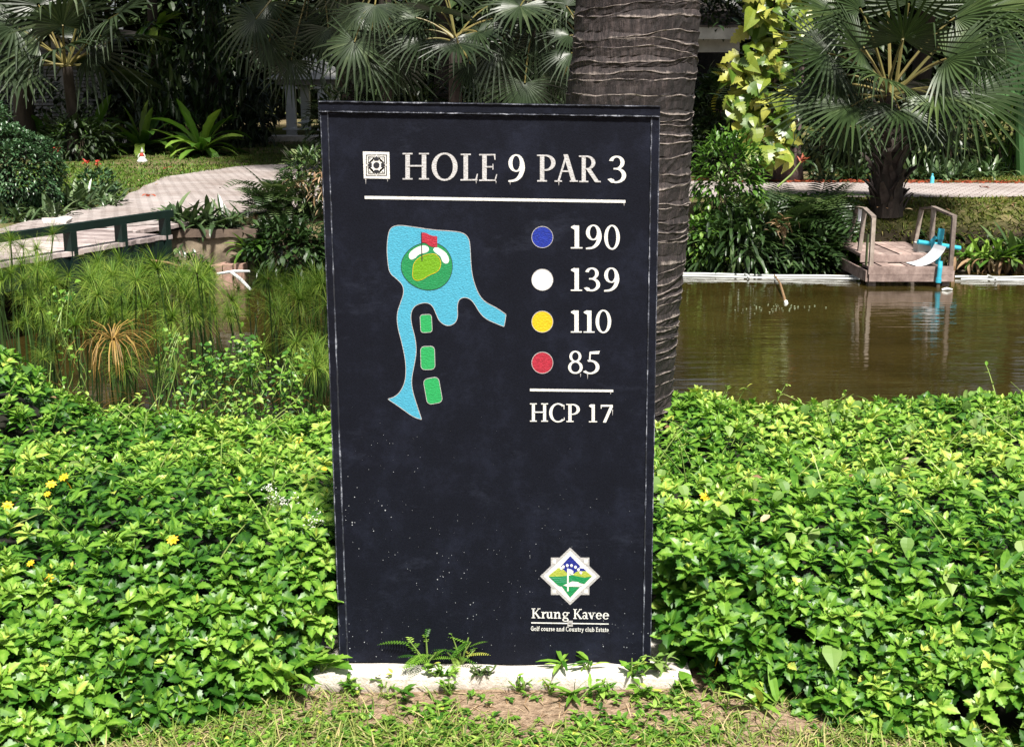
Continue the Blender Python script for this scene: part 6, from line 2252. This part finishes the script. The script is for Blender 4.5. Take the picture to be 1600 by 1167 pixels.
# ------------------------------------------------------------------ buildings glimpsed behind the planting
def house_right():
    Y = 25.0
    b = ground_at(1130, 260, Y)
    root = thing('house', 'white single storey house with shingled roof half hidden right of the ringed trunk', 'house', b)
    e0, e1 = at_y(1000, 60, Y), at_y(1172, 66, Y)
    x0, x1, ze = e0[0], e1[0], e0[2]
    zb = b[2] - .1
    wy = Y + .55
    # wall pieces around the window
    wz0, wz1 = at_y(1110, 200, wy)[2], at_y(1110, 78, wy)[2]
    wx0, wx1 = at_y(1075, 90, wy)[0], at_y(1142, 90, wy)[0]
    g = G()
    g.box((x0, wy, zb), (wx0, wy + .15, ze)).box((wx1, wy, zb), (x1 - .25, wy + .15, ze))
    g.box((wx0, wy, zb), (wx1, wy + .15, wz0)).box((wx0, wy, wz1), (wx1, wy + .15, ze))
    g.box((x1 - .25, wy, zb), (x1 - .1, wy + 5, ze))
    g.build('wall', M['bwhite'], root)
    w = G().box((wx0, wy + .05, wz0), (wx1, wy + .07, wz1)).build('window', M['darkglass'], root)
    g = G()
    for xx_ in (wx0, wx1 - .05):
        g.box((xx_, wy - .02, wz0), (xx_ + .05, wy + .048, wz1))
    g.box((wx0 + .052, wy - .02, wz1 - .05), (wx1 - .052, wy + .048, wz1))
    g.build('window_frame', M['bwhite'], w, base=root['_b'])
    G().box((x0, Y, ze - .02), (x1, Y + .04, ze + .20)).build('fascia', M['bwhite'], root)
    G().box((x0, Y + .042, ze - .0), (x1 - .01, wy, ze + .02)).build('soffit', M['bwhite'], root)
    # hipped roof with shingle courses, hip running up and left
    g = G()
    hx = x1
    apex = at_y(1098, -30, Y + 2.6)
    rows_ = 14
    for k in range(rows_):
        u0, u1 = k / rows_, (k + 1) / rows_
        lo_c, hi_c = A([hx, Y - .03, ze + .20]), apex
        r0, r1 = lo_c + (hi_c - lo_c) * u0, lo_c + (hi_c - lo_c) * u1
        l0, l1 = A([x0, r0[1], r0[2]]), A([x0, r1[1], r1[2]])
        up_ = A([0, 0, .03])
        g.add([l0 + up_, r0 + up_, r1 + A([0, 0, .005]), l1 + A([0, 0, .005]), l0, r0], [[0, 1, 2, 3], [4, 5, 1, 0]])
        s0, s1 = A([hx, r0[1] + (Y + 5.6 - r0[1]) * 0 + 5.6, r0[2]]), None
        g.add([r0 + up_, A([r0[0], Y + 5.5, r0[2]]) + up_, A([r1[0], Y + 5.5, r1[2]]) + A([0, 0, .005]), r1 + A([0, 0, .005])], [[0, 1, 2, 3]])
    rf = g.build('roof', M['roof'], root)
    lo_c = A([hx, Y - .03, ze + .24])
    G().beam(lo_c + (apex - lo_c) * .08 + A([0, -.03, .05]), apex + A([0, -.03, .05]), .17, .05).build('hip_cap', M['bwhite'], rf, base=root['_b'])


house_right()
bush('creeping_vine', 'dark creeper with brown leaves growing over the roof of the white house', 'vine', at_y(1120, 52, 25.0) + A([0, .4, 0]), (.62, .5, .34), 900, .12, M['dark'], (T_OVAL,), stems=3)


def house_left():
    Y = 31.5
    a, c = at_y(-90, 112, Y), at_y(160, 175, Y)
    b = A([(a[0] + c[0]) / 2, Y, float(hgt(a[0], Y))])
    root = thing('house', 'grey house with horizontal louvres in the shade behind the left fan palm', 'house', b)
    G().box((a[0], Y + .08, b[2] - .1), (c[0], Y + .3, a[2] + .9)).build('wall', M['sidewall'], root)
    me = G().box((0, 0, 0), (c[0] - a[0], .05, .055)).mesh('louvre', M['louvre'])
    z = c[2] - .1
    while z < a[2] + .5:
        o = link('louvre', me, root)
        o.location = [float(v) for v in A([a[0], Y + .02, z]) - b]
        o.rotation_euler = (-.45, 0, 0)
        z += .085
    for px in (25, 95, 152):
        q = at_y(px, 100, Y)
        G().box((q[0] - .05, Y - .03, b[2]), (q[0] + .05, Y + .018, a[2] + .7)).build('mullion', M['sidewall'], root)
    G().box((a[0] - .2, Y - .6, a[2] + .9), (c[0] + .3, Y + 3, a[2] + 1.02)).build('roof', M['roof'], root)


house_left()


def pavilion():
    Y = 31.0
    b = ground_at(480, 214, Y)
    zt = at_y(480, 133, Y)[2]
    root = thing('pavilion', 'small pavilion with pale blue columns and a stone step left of the sign', 'pavilion', (b[0], b[1], b[2]))
    xs_ = [at_y(456, 200, Y)[0], at_y(506, 200, Y)[0]]
    for x in xs_:
        for yy_ in (Y, Y + 2.2):
            zb = float(hgt(x, yy_))
            g = G().box((x - .11, yy_ - .11, zb), (x + .11, yy_ + .11, zt))
            cobj = g.build('column', M['column'], root)
            G().box((x - .19, yy_ - .19, zb + .16), (x + .19, yy_ + .19, zb + .20)).build('column_base', M['column'], cobj, base=root['_b'])
            G().box((x - .19, yy_ - .19, zt - .09), (x + .19, yy_ + .19, zt - .04)).build('capital', M['column'], cobj, base=root['_b'])
    G().box((xs_[0] - .3, Y - .2, zt), (xs_[1] + .3, Y + 2.4, zt + .12)).build('lintel', M['sidewall'], root)
    ap = A([(xs_[0] + xs_[1]) / 2, Y + 1.1, zt + .75])
    co = [A([xs_[0] - .5, Y - .4, zt + .122]), A([xs_[1] + .5, Y - .4, zt + .122]), A([xs_[1] + .5, Y + 2.6, zt + .122]), A([xs_[0] - .5, Y + 2.6, zt + .122])]
    G().add(co + [ap], [[0, 1, 4], [1, 2, 4], [2, 3, 4], [3, 0, 4], [3, 2, 1, 0]]).build('roof', M['bwhite'], root)
    zf = float(hgt(xs_[0], Y))
    rough_box(G(), (xs_[0] - .9, Y - 1.3, zf - .1), (xs_[1] + .6, Y - .25, zf + .05), (10, 6, 2), .015, 5).build('step', M['stone'], root)


pavilion()

# dense backdrop planting behind everything
BG = 'dense shrubs closing the background'
words_ = ['far left, behind the louvred house', 'behind the left fan palm', 'left of the pavilion', 'behind the pavilion', 'behind the top left corner of the sign', 'behind the upper middle of the sign', 'behind the upper right of the sign', 'behind the ringed trunk',
          'behind the white house', 'behind the gold climber', 'behind the squat fan palm', 'behind the banana plant', 'beyond the right edge']
for i, w_ in enumerate(words_):
    x = -16.5 + i * 2.75
    y = 36.5 + 1.2 * sin(i * 1.9)
    b = A([x, y, float(hgt(x, y))])
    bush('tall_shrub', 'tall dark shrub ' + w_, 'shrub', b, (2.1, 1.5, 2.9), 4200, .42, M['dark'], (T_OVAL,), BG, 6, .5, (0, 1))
# nearer understorey that keeps the foot of the trees dark
for i, (px, Y, r, h, n, lab) in enumerate(((55, 29.0, 1.1, .75, 900, 'low dark shrub between the louvred house and the clipped bush'), (190, 29.6, 1.1, .75, 900, 'low dark shrub behind the left and middle nest ferns'), (280, 29.6, 1.1, .95, 900, 'dark shrub behind the right nest fern'),
                                          (388, 29.6, .65, .75, 900, 'dark shrub just left of the pavilion step'), (545, 23.5, .8, .8, 900, 'dark shrub at the top left of the sign'), (640, 23.5, .9, .9, 900, 'dark shrub behind the top edge of the sign'),
                                          (760, 23.4, .9, .9, 900, 'dark shrub with pale leaves behind the top edge of the sign'), (860, 23.5, .8, .9, 900, 'dark shrub left of the ringed trunk'), (1290, 23.8, .9, .8, 900, 'dark shrub between the gold climber and the fan palm'),
                                          (1530, 24.5, .9, .9, 900, 'dark shrub below the banana plant'))):
    b = ground_at(px, 220, Y)
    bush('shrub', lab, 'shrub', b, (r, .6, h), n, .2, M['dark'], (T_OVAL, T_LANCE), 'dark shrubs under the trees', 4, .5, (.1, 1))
print('objects', len(bpy.data.objects), 'tris', sum(sum(len(p.vertices) - 2 for p in m.polygons) for m in bpy.data.meshes if len(m.polygons) < 10))
